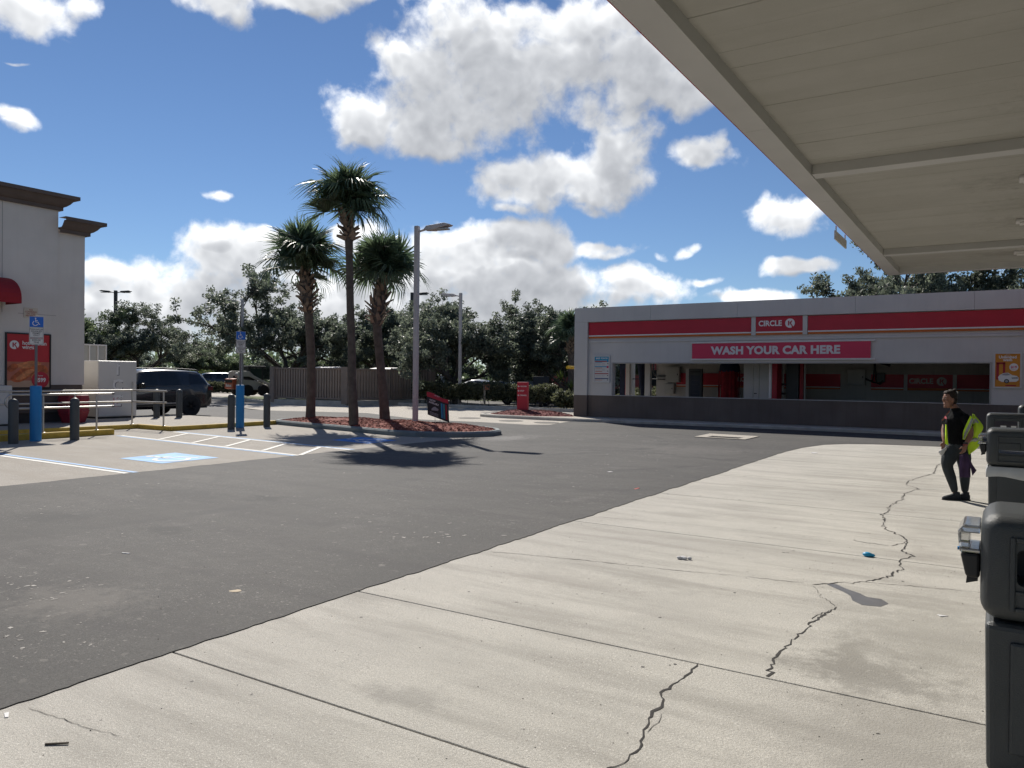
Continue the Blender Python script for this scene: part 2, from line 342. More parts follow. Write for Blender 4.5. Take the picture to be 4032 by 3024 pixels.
def text(body, size, m, parent, loc, rot=(R(90), 0, 0), align='CENTER', bold=.0, ext=.002, name='lettering', sx=1., space=1., lines=1.):
    cu = bpy.data.curves.new('t', 'FONT'); cu.body = body; cu.size = size; cu.align_x = align; cu.align_y = 'CENTER'
    cu.offset = bold*size; cu.extrude = ext; cu.space_character = space; cu.space_line = lines; cu.resolution_u = 3
    o = bpy.data.objects.new('t', cu); COL.objects.link(o)
    dg = bpy.context.evaluated_depsgraph_get(); dg.update()
    me = bpy.data.meshes.new_from_object(o.evaluated_get(dg)); bpy.data.objects.remove(o)
    me.materials.clear(); me.materials.append(m)
    q = bpy.data.objects.new(name, me); link(q, parent); q.location = loc; q.rotation_euler = rot; q.scale = (sx, 1, 1)
    return q
def evalmesh(o):
    dg = bpy.context.evaluated_depsgraph_get(); dg.update()
    me = bpy.data.meshes.new_from_object(o.evaluated_get(dg))
    o.modifiers.clear(); o.data = me; return o
def disc(n=28, r=1., cx=0, cz=0): return [(cx+r*math.cos(2*math.pi*i/n), cz+r*math.sin(2*math.pi*i/n)) for i in range(n)]
def lerp(a, b, t): return a+(b-a)*t
def smooth_path(pts, k=6):
    out = []; P = [Vector(p) for p in pts]; n = len(P)
    for i in range(n-1):
        p0, p1, p2, p3 = P[max(i-1, 0)], P[i], P[i+1], P[min(i+2, n-1)]
        for j in range(k):
            t = j/k
            out.append(.5*((2*p1)+(p2-p0)*t+(2*p0-5*p1+4*p2-p3)*t*t+(3*p1-p0-3*p2+p3)*t**3))
    out.append(P[-1]); return out

# common materials
M = {}
M['asphalt'] = ground_mat('asphalt', (.074, .072, .068), (.122, .116, .107), [(1.1, .62, .72, .30, (.17, .16, .15)), (2.6, .64, .72, .35, (.055, .053, .052)), (9, .655, .70, .4, (.30, .28, .25)), (38, .65, .70, .42, (.42, .39, .36)), (85, .64, .70, .35, (.36, .34, .32))],
    rough=.85, streak=((.35, 2.2, 1), R(4), (.055, .052, .052), .5), rings=[(-11.6, 17.4, 4.6, .2, .8, (.05, .05, .05)), (-11.6, 17.4, 5.2, .15, .7, (.055, .054, .052)), (-11.2, 16.2, 6.6, .2, .75, (.052, .05, .05)), (-6.5, 13.0, 3.1, .16, .7, (.052, .05, .05)), (-3.0, 27.5, 6.0, .16, .4, (.052, .05, .05)), (-26.0, 8.0, 18.2, .18, .6, (.05, .05, .05)), (-14.0, 4.0, 5.3, .15, .6, (.052, .052, .05))],
    stains=[(-9.5, 6.5, 1.1, .5, .6, (.045, .044, .045)), (-8.2, 6.9, .35, .25, .7, (.04, .04, .04)), (-9.1, 4.6, .5, .35, .6, (.045, .045, .045)), (-7.4, 4.9, .35, .2, .6, (.04, .04, .04)), (-5.6, 3.0, .55, .45, .28, (.26, .24, .21)), (-8.5, 13.5, 1.4, .8, .4, (.06, .058, .055)), (-6.0, 17.5, 1.5, 1.2, .35, (.15, .14, .13)), (-11.2, 17.6, .6, 1.2, .45, (.25, .24, .23))])
M['asphalt_old'] = ground_mat('asphalt_old', (.13, .125, .12), (.17, .16, .15), [(14, .62, .70, .5, (.3, .28, .26))], streak=((2, .3, 1), 0, (.09, .088, .085), .5))
M['concrete'] = ground_mat('concrete', (.485, .463, .412), (.375, .36, .325), [(70, .62, .66, .75, (.70, .67, .61)), (34, .655, .69, .7, (.22, .205, .185)), (130, .62, .68, .7, (.74, .72, .66)), (18, .66, .70, .45, (.26, .245, .22))], rough=.88, sc=.8,
    streak=((.5, 3.0, 1), R(10), (.27, .255, .225), .6), bump=.6,
    objvar=.05, stains=[(-.62, 4.75, .45, .30, .8, (.20, .188, .165)), (-.75, 5.1, .12, .35, .7, (.21, .198, .172)), (-2.9, 5.55, .7, .28, .35, (.27, .25, .22)), (-2.2, 5.9, .5, .18, .3, (.27, .255, .225)), (-2.55, 3.05, .28, .12, .45, (.21, .2, .18)), (-.35, 5.2, .3, .12, .4, (.23, .215, .19)), (-.5, 8.3, .3, .5, .35, (.27, .25, .22)), (-.4, 4.2, .5, .22, .3, (.3, .28, .245)), (-2.4, 9.4, .6, .35, .3, (.3, .28, .25)), (-3.1, 12.2, .6, .5, .3, (.29, .275, .24)), (-.2, 3.5, .4, .5, .25, (.3, .28, .25)), (-1.2, 14, .5, 1.2, .25, (.3, .285, .25)), (-2.0, 17, .8, .6, .3, (.3, .285, .25)), (-.3, 5.6, .7, 1.1, .6, (.30, .285, .25)), (-.35, 3.9, .6, .9, .6, (.29, .275, .245)), (-3.0, 3.6, .8, .35, .25, (.32, .305, .275)), (-1.9, 5.2, .5, .7, .3, (.31, .295, .265)), (-2.6, 7.4, 1.0, .3, .28, (.32, .30, .27)), (-.6, 9.8, .35, 1.2, .35, (.3, .285, .255)), (-1.5, 11.8, .9, .8, .3, (.31, .295, .265))])
M['park_concrete'] = ground_mat('park_concrete', (.365, .335, .292), (.30, .275, .24), [(34, .72, .76, .5, (.22, .2, .17))], rough=.9, streak=((.6, 2.2, 1), R(-5), (.28, .25, .21), .5),
    stains=[(-16, 9.6, .7, .5, .4, (.25, .225, .19)), (-17.2, 8.4, 1.4, .5, .35, (.27, .24, .2)), (-14.8, 7.9, .6, .3, .35, (.24, .22, .19)), (-16.5, 10.9, .8, .3, .3, (.25, .23, .19))])
M['apron_concrete'] = ground_mat('apron_concrete', (.47, .43, .37), (.40, .365, .315), [(34, .73, .77, .5, (.3, .27, .23))], streak=((.5, 2, 1), 0, (.36, .33, .28), .4))
M['walk_concrete'] = ground_mat('walk_concrete', (.38, .35, .305), (.32, .295, .255), [(34, .73, .77, .5, (.25, .23, .2))])
M['grass'] = ground_mat('grass', (.07, .10, .03), (.12, .14, .045), [(20, .5, .8, .6, (.16, .15, .07)), (60, .5, .8, .6, (.03, .05, .015))], bump=1.)
M['dark_joint'] = mat('joint_dirt_crack_shade', (.035, .032, .03), .95, .3, 30)  # dirt in the joints; on cracks the colour also carries the shade of their depth
M['kerb'] = mat('kerb_concrete', (.40, .385, .35), .9, .18, 3, .4, 60)
M['kerb_grey'] = mat('kerb_bluegrey_paint', (.17, .20, .205), .8, .15, 3, .3, 50)
M['yellow'] = mat('kerb_yellow_paint', (.55, .37, .055), .75, .2, 5, .3, 60)
M['white_line'] = mat('white_line_paint', (.74, .72, .66), .8, .10, 9)
M['blue_line'] = mat('pale_blue_line_paint', (.30, .46, .68), .8, .15, 7)
M['blue_pad'] = mat('blue_pad_paint', (.26, .47, .74), .8, .25, 2.2)
M['blue_pad2'] = mat('deep_blue_pad_paint', (.07, .24, .62), .8, .3, 2.5)
M['steel'] = mat('galvanised_steel', (.46, .44, .41), .38, .1, 8, 0, metal=.6)
M['white_metal'] = mat('white_enamel', (.62, .60, .58), .55, .08, 3)
M['grey_plastic'] = mat('charcoal_plastic', (.038, .043, .045), .42, .12, 5, .25, 260, spec=.45)
M['bollard'] = mat('bollard_sleeve_grey', (.05, .056, .058), .5, .12, 4)
M['sign_blue'] = mat('sign_blue', (.012, .13, .52), .45, .05, 4)
M['bollard_blue'] = mat('bollard_sleeve_blue', (.008, .19, .46), .45, .06, 3)
M['sign_white'] = mat('sign_white', (.62, .61, .58), .5, .06, 5)
M['black'] = mat('matt_black', (.012, .012, .013), .55, .1, 5)
M['red'] = mat('brand_red', (.42, .010, .030), .5, .07, 2)
M['dark_red'] = mat('deep_red', (.34, .012, .022), .55, .1, 2)
M['orange'] = mat('brand_orange', (.48, .115, .012), .55, .06, 2)
M['white'] = mat('print_white', (.74, .73, .71), .55, .03, 3)
M['glass_dark'] = mat('dark_glass', (.012, .014, .016), .06, .1, 2, spec=.6)
M['tyre'] = mat('tyre_rubber', (.014, .014, .015), .85, .2, 20)
M['bark'] = mat('oak_bark', (.075, .062, .05), .95, .35, 9, .9, 30)
M['oak_leaf'] = leaf_mat('oak_leaf', (.075, .092, .074), (.18, .205, .145), .5, .48)
M['dense_leaf'] = leaf_mat('dense_leaf', (.065, .092, .055), (.16, .20, .10), .55, .48)
M['hedge_leaf'] = leaf_mat('hedge_leaf', (.06, .07, .042), (.15, .155, .08), .55, .45)
M['bush_leaf'] = leaf_mat('bright_leaf', (.06, .09, .02), (.16, .20, .045), .5, .3)
M['palm_leaf'] = leaf_mat('palm_leaf', (.050, .085, .052), (.13, .175, .098), .48, .42)
M['palm_bark'] = mat('palm_bark', (.105, .082, .066), .95, .3, 6, .9, 26)
M['boot'] = mat('palm_boot', (.25, .185, .135), .9, .3, 5, .6, 40, island=.3)

# ------------------------------------------------------------------ the ground and paving
def sheet(name, poly, z, m, thick=0., kind='structure', parent=None, label=None):
    b = MB()
    if thick: b.prism(poly, z-thick, z)
    else: b.add([(x, y, z) for x, y in poly], [tuple(range(len(poly)))])
    o = b.build(name, m, parent)
    if not thick:
        me = o.data
        if me.polygons[0].normal.z < 0: me.flip_normals()
    if parent is None: tag(o, label, None, None, kind)
    return o
sheet('ground', [(-900, -900), (900, -900), (900, 900), (-900, 900)], -.06, M['grass'])
sheet('asphalt_base', [(-45, -40), (30, -40), (30, 33.3), (-45, 33.3)], -.03, M['asphalt_old'])
def ragged(a, b, step=.09, amp=.022):
    n = max(2, int(math.dist(a, b)/step)); out = []; w = 0
    dx, dy = (b[0]-a[0]), (b[1]-a[1]); L_ = math.hypot(dx, dy); nx, ny = -dy/L_, dx/L_
    for i in range(n):
        t = i/n; w = w*.75+random.gauss(0, amp)
        out.append((a[0]+dx*t+nx*w, a[1]+dy*t+ny*w))
    return out
edge = ragged((-4.1, -30), (-4.1, 0), .5) + ragged((-4.1, 0), (-4.12, 18.4), .06, .007) + [(-4.02, 19.8), (-3.75, 21.1), (-3.3, 21.75), (-2.6, 22.15), (-1.6, 22.4)] + ragged((-1.05, 22.47), (14, 22.5), .2, .015)
drive = edge + [(14, 26.6), (-1.5, 26.62), (-5.6, 26.75), (-11.3, 26.3), (-13.6, 26.0), (-13.65, 25.6), (-13.3, 23.6), (-13.85, 23.0), (-16.03, 23.2), (-18.6, 23.0), (-23.6, 25.4), (-28.3, 24.1), (-45, 24.1), (-45, 12), (-26.2, 12), (-26.2, 18.3), (-21.0, 19.0), (-20.2, 17.75), (-12.4, 17.2)] + ragged((-12.1, 16.8), (-12.12, 0), .1, .014) + ragged((-12.12, 0), (-12.1, -30), .5)
sheet('asphalt_drive', drive, .006, M['asphalt'], .04)
# forecourt: separate slabs with open joints
fc = sheet('forecourt', [(-4.6, -12), (16, -12), (16, 22.55), (-4.6, 22.55)], -.022, M['dark_joint'])
ys = [-12, -8.6, -5.2, -2.2, -.3, 1.25, 2.78, 4.35, 7.9, 10.56, 13.42, 16.4, 19.4, 22.44]
xs = [-4.55, 3.6, 9.8, 16]
for i in range(len(ys)-1):
    for j in range(len(xs)-1):
        g = .006
        a, c = (xs[j]+g, ys[i]+g), (xs[j+1]-g, ys[i+1]-g)
        if j == 0 and i == len(ys)-2:      # rounded corner
            poly = [(a[0], a[1]), (c[0], a[1]), (c[0], c[1]), (-1.4, c[1]), (-2.5, 22.2), (-3.3, 21.8), (-3.8, 21.1), (-4.1, 19.8)]
        else: poly = [(a[0], a[1]), (c[0], a[1]), (c[0], c[1]), (a[0], c[1])]
        MB().prism(poly, -.03, 0).build('slab', M['concrete'], fc, bevel=.003, bseg=1)
def crack(pts, w, parent, z=.0025, jag=.012, name='crack'):  # flat strip on the slab, painted dark in place of a shaded opening
    P = []
    for i in range(len(pts)-1):
        n = max(2, int(math.dist(pts[i], pts[i+1])/.035))
        for k in range(n):
            t = k/n; P.append((lerp(pts[i][0], pts[i+1][0], t)+random.gauss(0, jag*.6), lerp(pts[i][1], pts[i+1][1], t)+random.gauss(0, jag)))
    P.append(pts[-1]); b = MB(); rows = []; wk = 1.
    for i, p in enumerate(P):
        q = P[min(i+1, len(P)-1)]; o_ = P[max(i-1, 0)]; dx, dy = q[0]-o_[0], q[1]-o_[1]; L_ = math.hypot(dx, dy) or 1
        wk = .6*wk+.4*random.choice((.15, .4, .7, 1, 1.5, 2.2)); ww = w*wk*.55*(.3 if i in (0, len(P)-1) else 1); rows.append([(p[0]-dy/L_*ww/2, p[1]+dx/L_*ww/2, z), (p[0]+dy/L_*ww/2, p[1]-dx/L_*ww/2, z)])
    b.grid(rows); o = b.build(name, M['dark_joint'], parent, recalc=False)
    if o.data.polygons[0].normal.z < 0: o.data.flip_normals()
    return o
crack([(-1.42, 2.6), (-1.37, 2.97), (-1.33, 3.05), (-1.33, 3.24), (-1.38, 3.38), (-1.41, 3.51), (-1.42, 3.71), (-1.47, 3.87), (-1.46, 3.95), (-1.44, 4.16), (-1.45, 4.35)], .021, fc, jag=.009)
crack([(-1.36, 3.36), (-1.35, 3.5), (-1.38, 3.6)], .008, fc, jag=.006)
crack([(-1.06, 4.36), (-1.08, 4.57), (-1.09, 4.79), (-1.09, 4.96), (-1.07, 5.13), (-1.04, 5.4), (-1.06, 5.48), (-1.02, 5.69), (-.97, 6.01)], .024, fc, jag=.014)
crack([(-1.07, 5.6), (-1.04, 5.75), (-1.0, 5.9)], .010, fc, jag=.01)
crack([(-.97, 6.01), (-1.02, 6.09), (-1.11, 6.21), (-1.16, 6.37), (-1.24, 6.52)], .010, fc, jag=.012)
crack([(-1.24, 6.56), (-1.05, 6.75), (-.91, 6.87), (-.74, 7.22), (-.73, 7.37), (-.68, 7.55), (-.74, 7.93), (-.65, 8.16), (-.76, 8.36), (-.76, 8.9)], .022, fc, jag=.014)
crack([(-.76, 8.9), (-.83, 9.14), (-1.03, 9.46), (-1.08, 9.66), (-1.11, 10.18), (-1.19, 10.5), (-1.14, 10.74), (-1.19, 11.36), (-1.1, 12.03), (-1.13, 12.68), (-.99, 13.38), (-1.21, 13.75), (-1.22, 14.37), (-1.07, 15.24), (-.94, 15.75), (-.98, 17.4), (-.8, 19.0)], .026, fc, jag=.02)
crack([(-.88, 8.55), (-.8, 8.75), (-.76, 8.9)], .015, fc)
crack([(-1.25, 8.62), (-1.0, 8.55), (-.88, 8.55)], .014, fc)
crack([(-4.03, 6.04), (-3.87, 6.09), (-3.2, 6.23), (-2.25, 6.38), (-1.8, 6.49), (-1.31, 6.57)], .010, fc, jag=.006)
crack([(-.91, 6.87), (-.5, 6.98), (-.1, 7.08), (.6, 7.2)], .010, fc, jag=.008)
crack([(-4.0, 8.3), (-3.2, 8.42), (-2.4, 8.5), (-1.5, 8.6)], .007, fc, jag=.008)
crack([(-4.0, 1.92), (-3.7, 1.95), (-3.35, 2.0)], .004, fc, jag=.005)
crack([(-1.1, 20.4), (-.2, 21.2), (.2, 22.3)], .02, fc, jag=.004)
# damp streak
st = sheet('damp_patch', [(-1.16, 6.65), (-1.08, 6.68), (-.98, 6.57), (-.88, 6.5), (-.82, 6.42), (-.72, 6.42), (-.66, 6.32), (-.70, 6.2), (-.82, 6.17), (-.90, 6.26), (-.93, 6.38), (-1.0, 6.48), (-1.1, 6.58)], .0015, mat('wet_concrete', (.15, .145, .14), .35, .15, 8), parent=fc)
# parking bay
pk = sheet('parking_bay', [(-22.6, -30), (-11.6, -30), (-11.6, 17.6), (-20.0, 18.0), (-20.6, 13.7), (-22.6, 13.7)], 0, M['park_concrete'])
def stripe(p, q, w, m, z, parent=pk, name='painted_line'):
    dx, dy = q[0]-p[0], q[1]-p[1]; L_ = math.hypot(dx, dy); nx, ny = -dy/L_*w/2, dx/L_*w/2
    return sheet(name, [(p[0]-nx, p[1]-ny), (q[0]-nx, q[1]-ny), (q[0]+nx, q[1]+ny), (p[0]+nx, p[1]+ny)], z, m, parent=parent)
A1, B1, A2, B2 = (-19.6, 11.70), (-12.12, 11.03), (-19.75, 13.32), (-12.10, 12.52)
stripe((A1[0], A1[1]-.12), (B1[0], B1[1]-.12), .09, M['blue_line'], .004); stripe(A1, B1, .10, M['white_line'], .004)
stripe((A2[0], A2[1]+.12), (B2[0], B2[1]+.12), .09, M['blue_line'], .004); stripe(A2, B2, .10, M['white_line'], .004)
for a, b in [((-18.86, 13.15), (-17.75, 11.6)), ((-17.32, 13.0), (-16.24, 11.46)), ((-15.9, 12.85), (-14.86, 11.34)), ((-14.4, 12.69), (-13.44, 11.21)), ((-13.1, 12.55), (-12.13, 11.08))]: stripe(a, b, .10, M['white_line'], .008)
stripe((-20.0, 7.50), (-12.11, 7.33), .10, M['white_line'], .004); stripe((-20.0, 7.66), (-12.11, 7.49), .10, M['blue_line'], .004)
stripe((-20.0, 4.4), (-12.11, 4.3), .10, M['white_line'], .004)
def symbol(parent, P, s, m, name='wheelchair_symbol'):
    """wheelchair pictogram from strokes; P maps (u,v) in a unit square to a point"""
    b = MB()
    def stroke(pts, w):
        rows = []
        for i, p in enumerate(pts):
            q, o_ = pts[min(i+1, len(pts)-1)], pts[max(i-1, 0)]; dx, dy = q[0]-o_[0], q[1]-o_[1]; L_ = math.hypot(dx, dy) or 1
            rows.append([P(p[0]-dy/L_*w/2, p[1]+dx/L_*w/2), P(p[0]+dy/L_*w/2, p[1]-dx/L_*w/2)])
        b.grid(rows)
    b.add([P(.43+.065*math.cos(a*.5236), .86+.065*math.sin(a*.5236)) for a in range(12)], [tuple(range(12))])
    stroke([(.43, .76), (.455, .46), (.66, .46), (.76, .22), (.84, .26)], .075)
    stroke([(.44, .62), (.64, .62)], .065)
    stroke([(.40+.235*math.cos(R(t)), .32+.235*math.sin(R(t))) for t in range(112, 345, 12)], .07)
    o = b.build(name, m, parent, recalc=False); return o
def pad(c, m, z=.004, flip=False):
    q = [Vector((x, y, 0)) for x, y in c]
    o = sheet('accessible_pad', c, z, m, parent=pk)
    def P(u, v): p = q[0]*(1-u)*(1-v)+q[1]*(1-u)*v+q[3]*u*(1-v)+q[2]*u*v; return (p.x, p.y, z+.004)
    s = symbol(o, P, 1, M['white_line'])
    if s.data.polygons[0].normal.z < 0: s.data.flip_normals()
pad([(-12.93, 8.5), (-14.34, 8.53), (-14.5, 9.83), (-12.98, 9.76)], M['blue_pad'])
pad([(-12.94, 13.96), (-14.37, 14.14), (-14.47, 15.35), (-13.03, 15.15)], M['blue_pad2'])
# light concrete aprons by the vacuum bay and the refuse enclosure
sheet('concrete_apron', [(-13.0, 26.4), (-13.65, 25.6), (-13.3, 23.55), (-13.9, 22.95), (-16.03, 23.15), (-18.6, 22.95), (-23.6, 25.3), (-28.4, 24.0), (-36, 26.5), (-36, 33.3), (-8, 33.3), (-8, 26.4)], -.002, M['apron_concrete'])
# street and second lot behind the hedge
sheet('street', [(-120, 37.2), (60, 37.2), (60, 44.5), (-120, 44.5)], -.02, M['asphalt_old'])
sheet('street_pavement', [(-120, 35.6), (60, 35.6), (60, 37.0), (-120, 37.0)], -.01, M['apron_concrete'])
sheet('far_lot', [(-140, 47.5), (60, 47.5), (60, 95), (-140, 95)], -.02, M['asphalt_old'])
sheet('side_road', [(-62, 31.5), (-46, 37.0), (-46, 60), (-70, 60)], -.015, M['apron_concrete'])
def kerb(name, pts, w, h, m, seg=0, closed=False, parent=None, rnd=.03, z0=-.03):
    """kerb swept along a polyline, split into stones of about seg metres"""
    root = parent
    if root is None:
        root = bpy.data.objects.new(name, None); link(root); tag(root, None, None, None, 'structure')
    P = [Vector((p[0], p[1], 0)) for p in pts]
    if closed: P.append(P[0])
    # resample into stones
    prof = [(-w/2, z0), (-w/2, h-rnd), (-w/2+rnd, h), (w/2-rnd, h), (w/2, h-rnd), (w/2, z0)]
    def frame(i):
        t1 = (P[i]-P[i-1]).normalized() if i > 0 else None; t2 = (P[i+1]-P[i]).normalized() if i < len(P)-1 else None
        if closed and i in (0, len(P)-1): t1, t2 = (P[-1]-P[-2]).normalized(), (P[1]-P[0]).normalized()
        if t1 is None: t = t2; k = 1
        elif t2 is None: t = t1; k = 1
        else: t = (t1+t2).normalized(); k = 1/max(.5, t.dot(t2))
        return Vector((-t.y, t.x, 0))*k
    run = [0]; acc = 0
    for i in range(1, len(P)):
        acc += (P[i]-P[i-1]).length
        if (seg and acc > seg) or i == len(P)-1: run.append(i); acc = 0
    for a, b_ in zip(run[:-1], run[1:]):
        B = MB(); rows = []
        for i in range(a, b_+1):
            n = frame(i); c = P[i].copy()
            if i == a and a > 0: c += (P[i+1]-P[i]).normalized()*.006
            rows.append([(c.x+n.x*u, c.y+n.y*u, z) for u, z in prof])
        k = len(prof); B.grid(rows); n0 = len(B.v)
        B.f += [tuple(range(k)), tuple(range(n0-1, n0-k-1, -1))]; B.m += [0, 0]
        B.build('kerb_stone', m, root, smooth=40)
    return root

# ------------------------------------------------------------------ planted islands
def mulch_bed(name, poly, z0, z1, n, label, seed, mcol):
    """mounded chip mulch: a low mound plus thousands of loose chips"""
    r_ = random.Random(seed); cx = sum(p[0] for p in poly)/len(poly); cy = sum(p[1] for p in poly)/len(poly)
    def inside(x, y):
        c = False; j = len(poly)-1
        for i in range(len(poly)):
            (xi, yi), (xj, yj) = poly[i], poly[j]
            if (yi > y) != (yj > y) and x < (xj-xi)*(y-yi)/(yj-yi)+xi: c = not c
            j = i
        return c
    def edge_d(x, y):
        d = 9
        for i in range(len(poly)):
            a, b = Vector(poly[i]), Vector(poly[(i+1) % len(poly)]); p = Vector((x, y)); t = max(0, min(1, (p-a).dot(b-a)/(b-a).length_squared)); d = min(d, (p-(a+(b-a)*t)).length)
        return d
    H = lambda x, y: z0+(z1-z0)*min(1, edge_d(x, y)/.9)**.7 + .02*math.sin(x*3.1+1)*math.sin(y*2.7)
    B = MB(); k = len(poly); rings = []
    for s in (1, .85, .6, .3, 0.02):
        rings.append([(cx+(p[0]-cx)*s, cy+(p[1]-cy)*s, 0) for p in poly])
    rings = [[(x, y, H(x, y) if i else z0) for x, y, _ in r] for i, r in enumerate(rings)]
    rings = [r+[r[0]] for r in rings]; B.grid(rings)
    xs_, ys_ = [p[0] for p in poly], [p[1] for p in poly]; cnt = 0
    while cnt < n:
        x, y = r_.uniform(min(xs_), max(xs_)), r_.uniform(min(ys_), max(ys_))
        if not inside(x, y): continue
        cnt += 1
        s = r_.uniform(.03, .085); z = H(x, y)+r_.uniform(0, .02)
        E_ = Matrix.Translation((x, y, z)) @ Matrix.Rotation(r_.uniform(0, 6.28), 4, 'Z') @ Matrix.Rotation(r_.gauss(0, .5), 4, 'X')
        w = s*r_.uniform(.3, .6); t = s*.2
        B.add([E_ @ Vector(q) for q in ((-s/2, -w/2, 0), (s/2, -w/2*.6, 0), (s/2, w/2, 0), (-s/2, w/2*.7, 0), (0, 0, t))], [(0, 1, 4), (1, 2, 4), (2, 3, 4), (3, 0, 4)])
    o = B.build(name, mcol, None); tag(o, label, 'mulch', None, 'stuff'); return o
M['mulch'] = mat('red_mulch', (.20, .052, .035), .95, .3, 12, .5, 60, island=.55)
isl = [(-20.35, 17.55), (-19.3, 17.32), (-18.13, 17.08), (-17.0, 16.92), (-15.91, 16.72), (-15.0, 16.5), (-14.2, 16.38), (-13.4, 16.42), (-12.7, 16.72), (-12.2, 17.2), (-11.95, 17.8), (-12.05, 18.4), (-12.5, 19.0), (-13.2, 19.4), (-14.3, 19.75), (-16.2, 19.95), (-18.2, 19.95), (-20.0, 19.6), (-20.75, 18.9), (-20.7, 18.1)]
kerb('palm_island_kerb', isl, .17, .15, M['kerb_grey'], seg=3.0, closed=True, rnd=.045)
def inset(poly, d):
    cx = sum(p[0] for p in poly)/len(poly); cy = sum(p[1] for p in poly)/len(poly)
    return [(cx+(p[0]-cx)*(1-d/max(.1, math.hypot(p[0]-cx, p[1]-cy))), cy+(p[1]-cy)*(1-d/max(.1, math.hypot(p[0]-cx, p[1]-cy)))) for p in poly]
mulch_bed('mulch', inset(isl, .10), .12, .24, 5200, 'red bark mulch filling the kerbed island under the three palms', 3, M['mulch'])
isl2 = [(-18.45, 27.0), (-18.25, 26.6), (-17.75, 26.35), (-16.76, 26.2), (-16.0, 26.15), (-15.15, 26.12), (-14.2, 26.05), (-13.1, 26.05), (-11.3, 26.3), (-8.5, 26.55), (-5.6, 26.75), (-1.5, 26.65), (3.5, 26.6)]
kerb('wash_kerb', isl2, .16, .12, M['kerb'], seg=1.4, rnd=.03)
sheet('wash_walk', [(-18.38, 27.0), (-17.7, 26.42), (-16.0, 26.22), (-13.1, 26.13), (-11.3, 26.38), (-8.5, 26.63), (-5.6, 26.83), (-1.5, 26.73), (3.5, 26.68), (3.5, 28.2), (-13.9, 28.2), (-14.2, 29.6), (-17.8, 29.6), (-18.6, 28.2)], .112, M['apron_concrete'], .1)
kerb('wash_walk_back_kerb', [(-18.45, 27.0), (-18.6, 28.2), (-17.8, 29.7), (-14.2, 29.7)], .16, .12, M['kerb'], seg=1.4)
mulch_bed('mulch', [(-18.2, 27.1), (-17.6, 26.6), (-16.6, 26.5), (-15.4, 26.55), (-14.3, 27.3), (-14.8, 28.2), (-16.2, 29.2), (-17.5, 29.1), (-18.3, 28.1)], .11, .27, 1500, 'dark red bark mulch round the foot of the red direction sign', 4, mat('dark_red_mulch', (.13, .028, .025), .95, .3, 12, .5, 60, island=.5))
kerb('street_side_kerb', [(-45, 33.0), (-40, 31.9), (-36.6, 30.6), (-36.2, 30.3)], .18, .15, M['kerb'], seg=2.4)
kerb('hedge_kerb', [(-28.6, 33.35)]+[(-27.0+i*2.2, 33.3-.03*i) for i in range(15)], .18, .16, M['kerb'], seg=2.0)
sheet('verge', [(-45.5, 33.1), (-40, 32.05), (-36.4, 30.6), (-36.4, 39), (-45.5, 36.6)], .10, M['grass'], .1)
sheet('hedge_verge', [(-28.4, 33.4), (6, 32.95), (6, 35.6), (-28.4, 35.6)], .09, ground_mat('leaf_litter', (.13, .11, .065), (.11, .12, .05), [(20, .5, .8, .6, (.2, .17, .1)), (60, .5, .8, .6, (.04, .04, .02))], bump=1.), .1)

# ------------------------------------------------------------------ store pavement, yellow kerbs
sheet('pavement', [(-20.32, 17.75), (-25.9, 17.75), (-26.1, 13.0), (-30, 13.0), (-30, -20), (-21.9, -20), (-21.9, 13.62), (-20.32, 13.62)], .115, M['walk_concrete'], .12)
kerb('yellow_kerb', [(-20.35, 17.5), (-20.28, 16.0), (-20.2, 14.8), (-20.18, 13.55), (-21.8, 13.55), (-21.82, 12.2), (-21.85, 10.6), (-21.9, 9.0), (-21.9, 4.0)], .16, .13, M['yellow'], seg=1.5, rnd=.02)
kerb('yellow_ramp_kerb', [(-20.1, 11.75), (-20.05, 10.4), (-20.0, 9.0), (-20.0, 4.0)], .18, .15, M['yellow'], seg=1.4, rnd=.02)
sheet('access_ramp', [(-20.1, 3.8), (-20.1, 11.6), (-21.85, 11.9), (-21.85, 3.8)], .03, M['walk_concrete'], .03)

# ------------------------------------------------------------------ store
M['stucco'] = mat('store_stucco', (.64, .60, .55), .92, .08, .7, .35, 160, streak=.06)
M['stucco_brown'] = mat('store_brown_base', (.125, .098, .082), .9, .1, 2, .35, 160)
M['cornice'] = mat('cornice_brown', (.115, .088, .075), .8, .1, 2)
SX, SZ = -24.65, .115
sb = thing('store', 'beige stucco shop with stepped parapet and dark brown cornices', 'building', (SX, 12, SZ))
bx('wall', (SX-8, -14, 1.27), (SX, 12.65, 6.72), M['stucco'], sb, world=True)
bx('side_bay', (SX-7.8, 12.652, 1.27), (SX-.05, 13.5, 6.1), M['stucco'], sb, world=True)
bx('brown_base', (SX-7.95, -13.95, .42), (SX-.02, 12.6, 1.268), M['stucco_brown'], sb, world=True)
bx('brown_base', (SX-7.75, 12.602, .42), (SX-.08, 13.45, 1.268), M['stucco_brown'], sb, world=True)
bx('plinth', (SX-7.9, -13.9, SZ), (SX-.06, 13.4, .418), mat('plinth_dark', (.05, .043, .04), .9, .1, 3), sb, world=True)
def cornice(y0, y1, z):
    prof = [(0, 0), (.10, 0), (.10, .10), (.16, .13), (.24, .20), (.32, .31), (.34, .34), (.44, .34), (.44, .45), (0, .45)]
    B = MB(); rows = []
    for k in range(3):
        rows.append([((SX+d, y0, z+h) if k == 0 else (SX+d, y1+d, z+h) if k == 1 else (SX-6, y1+d, z+h)) for d, h in prof])
    B.grid(rows); return B.build('cornice', M['cornice'], sb, world=True)
cornice(-14, 12.65, 6.66); cornice(12.652, 13.5, 6.0)
bx('roof_parapet', (SX-8, -14, 6.722), (SX-.1, 12.6, 7.0), M['cornice'], sb, world=True)
AY = 11.15
aw = MB(); rows = []
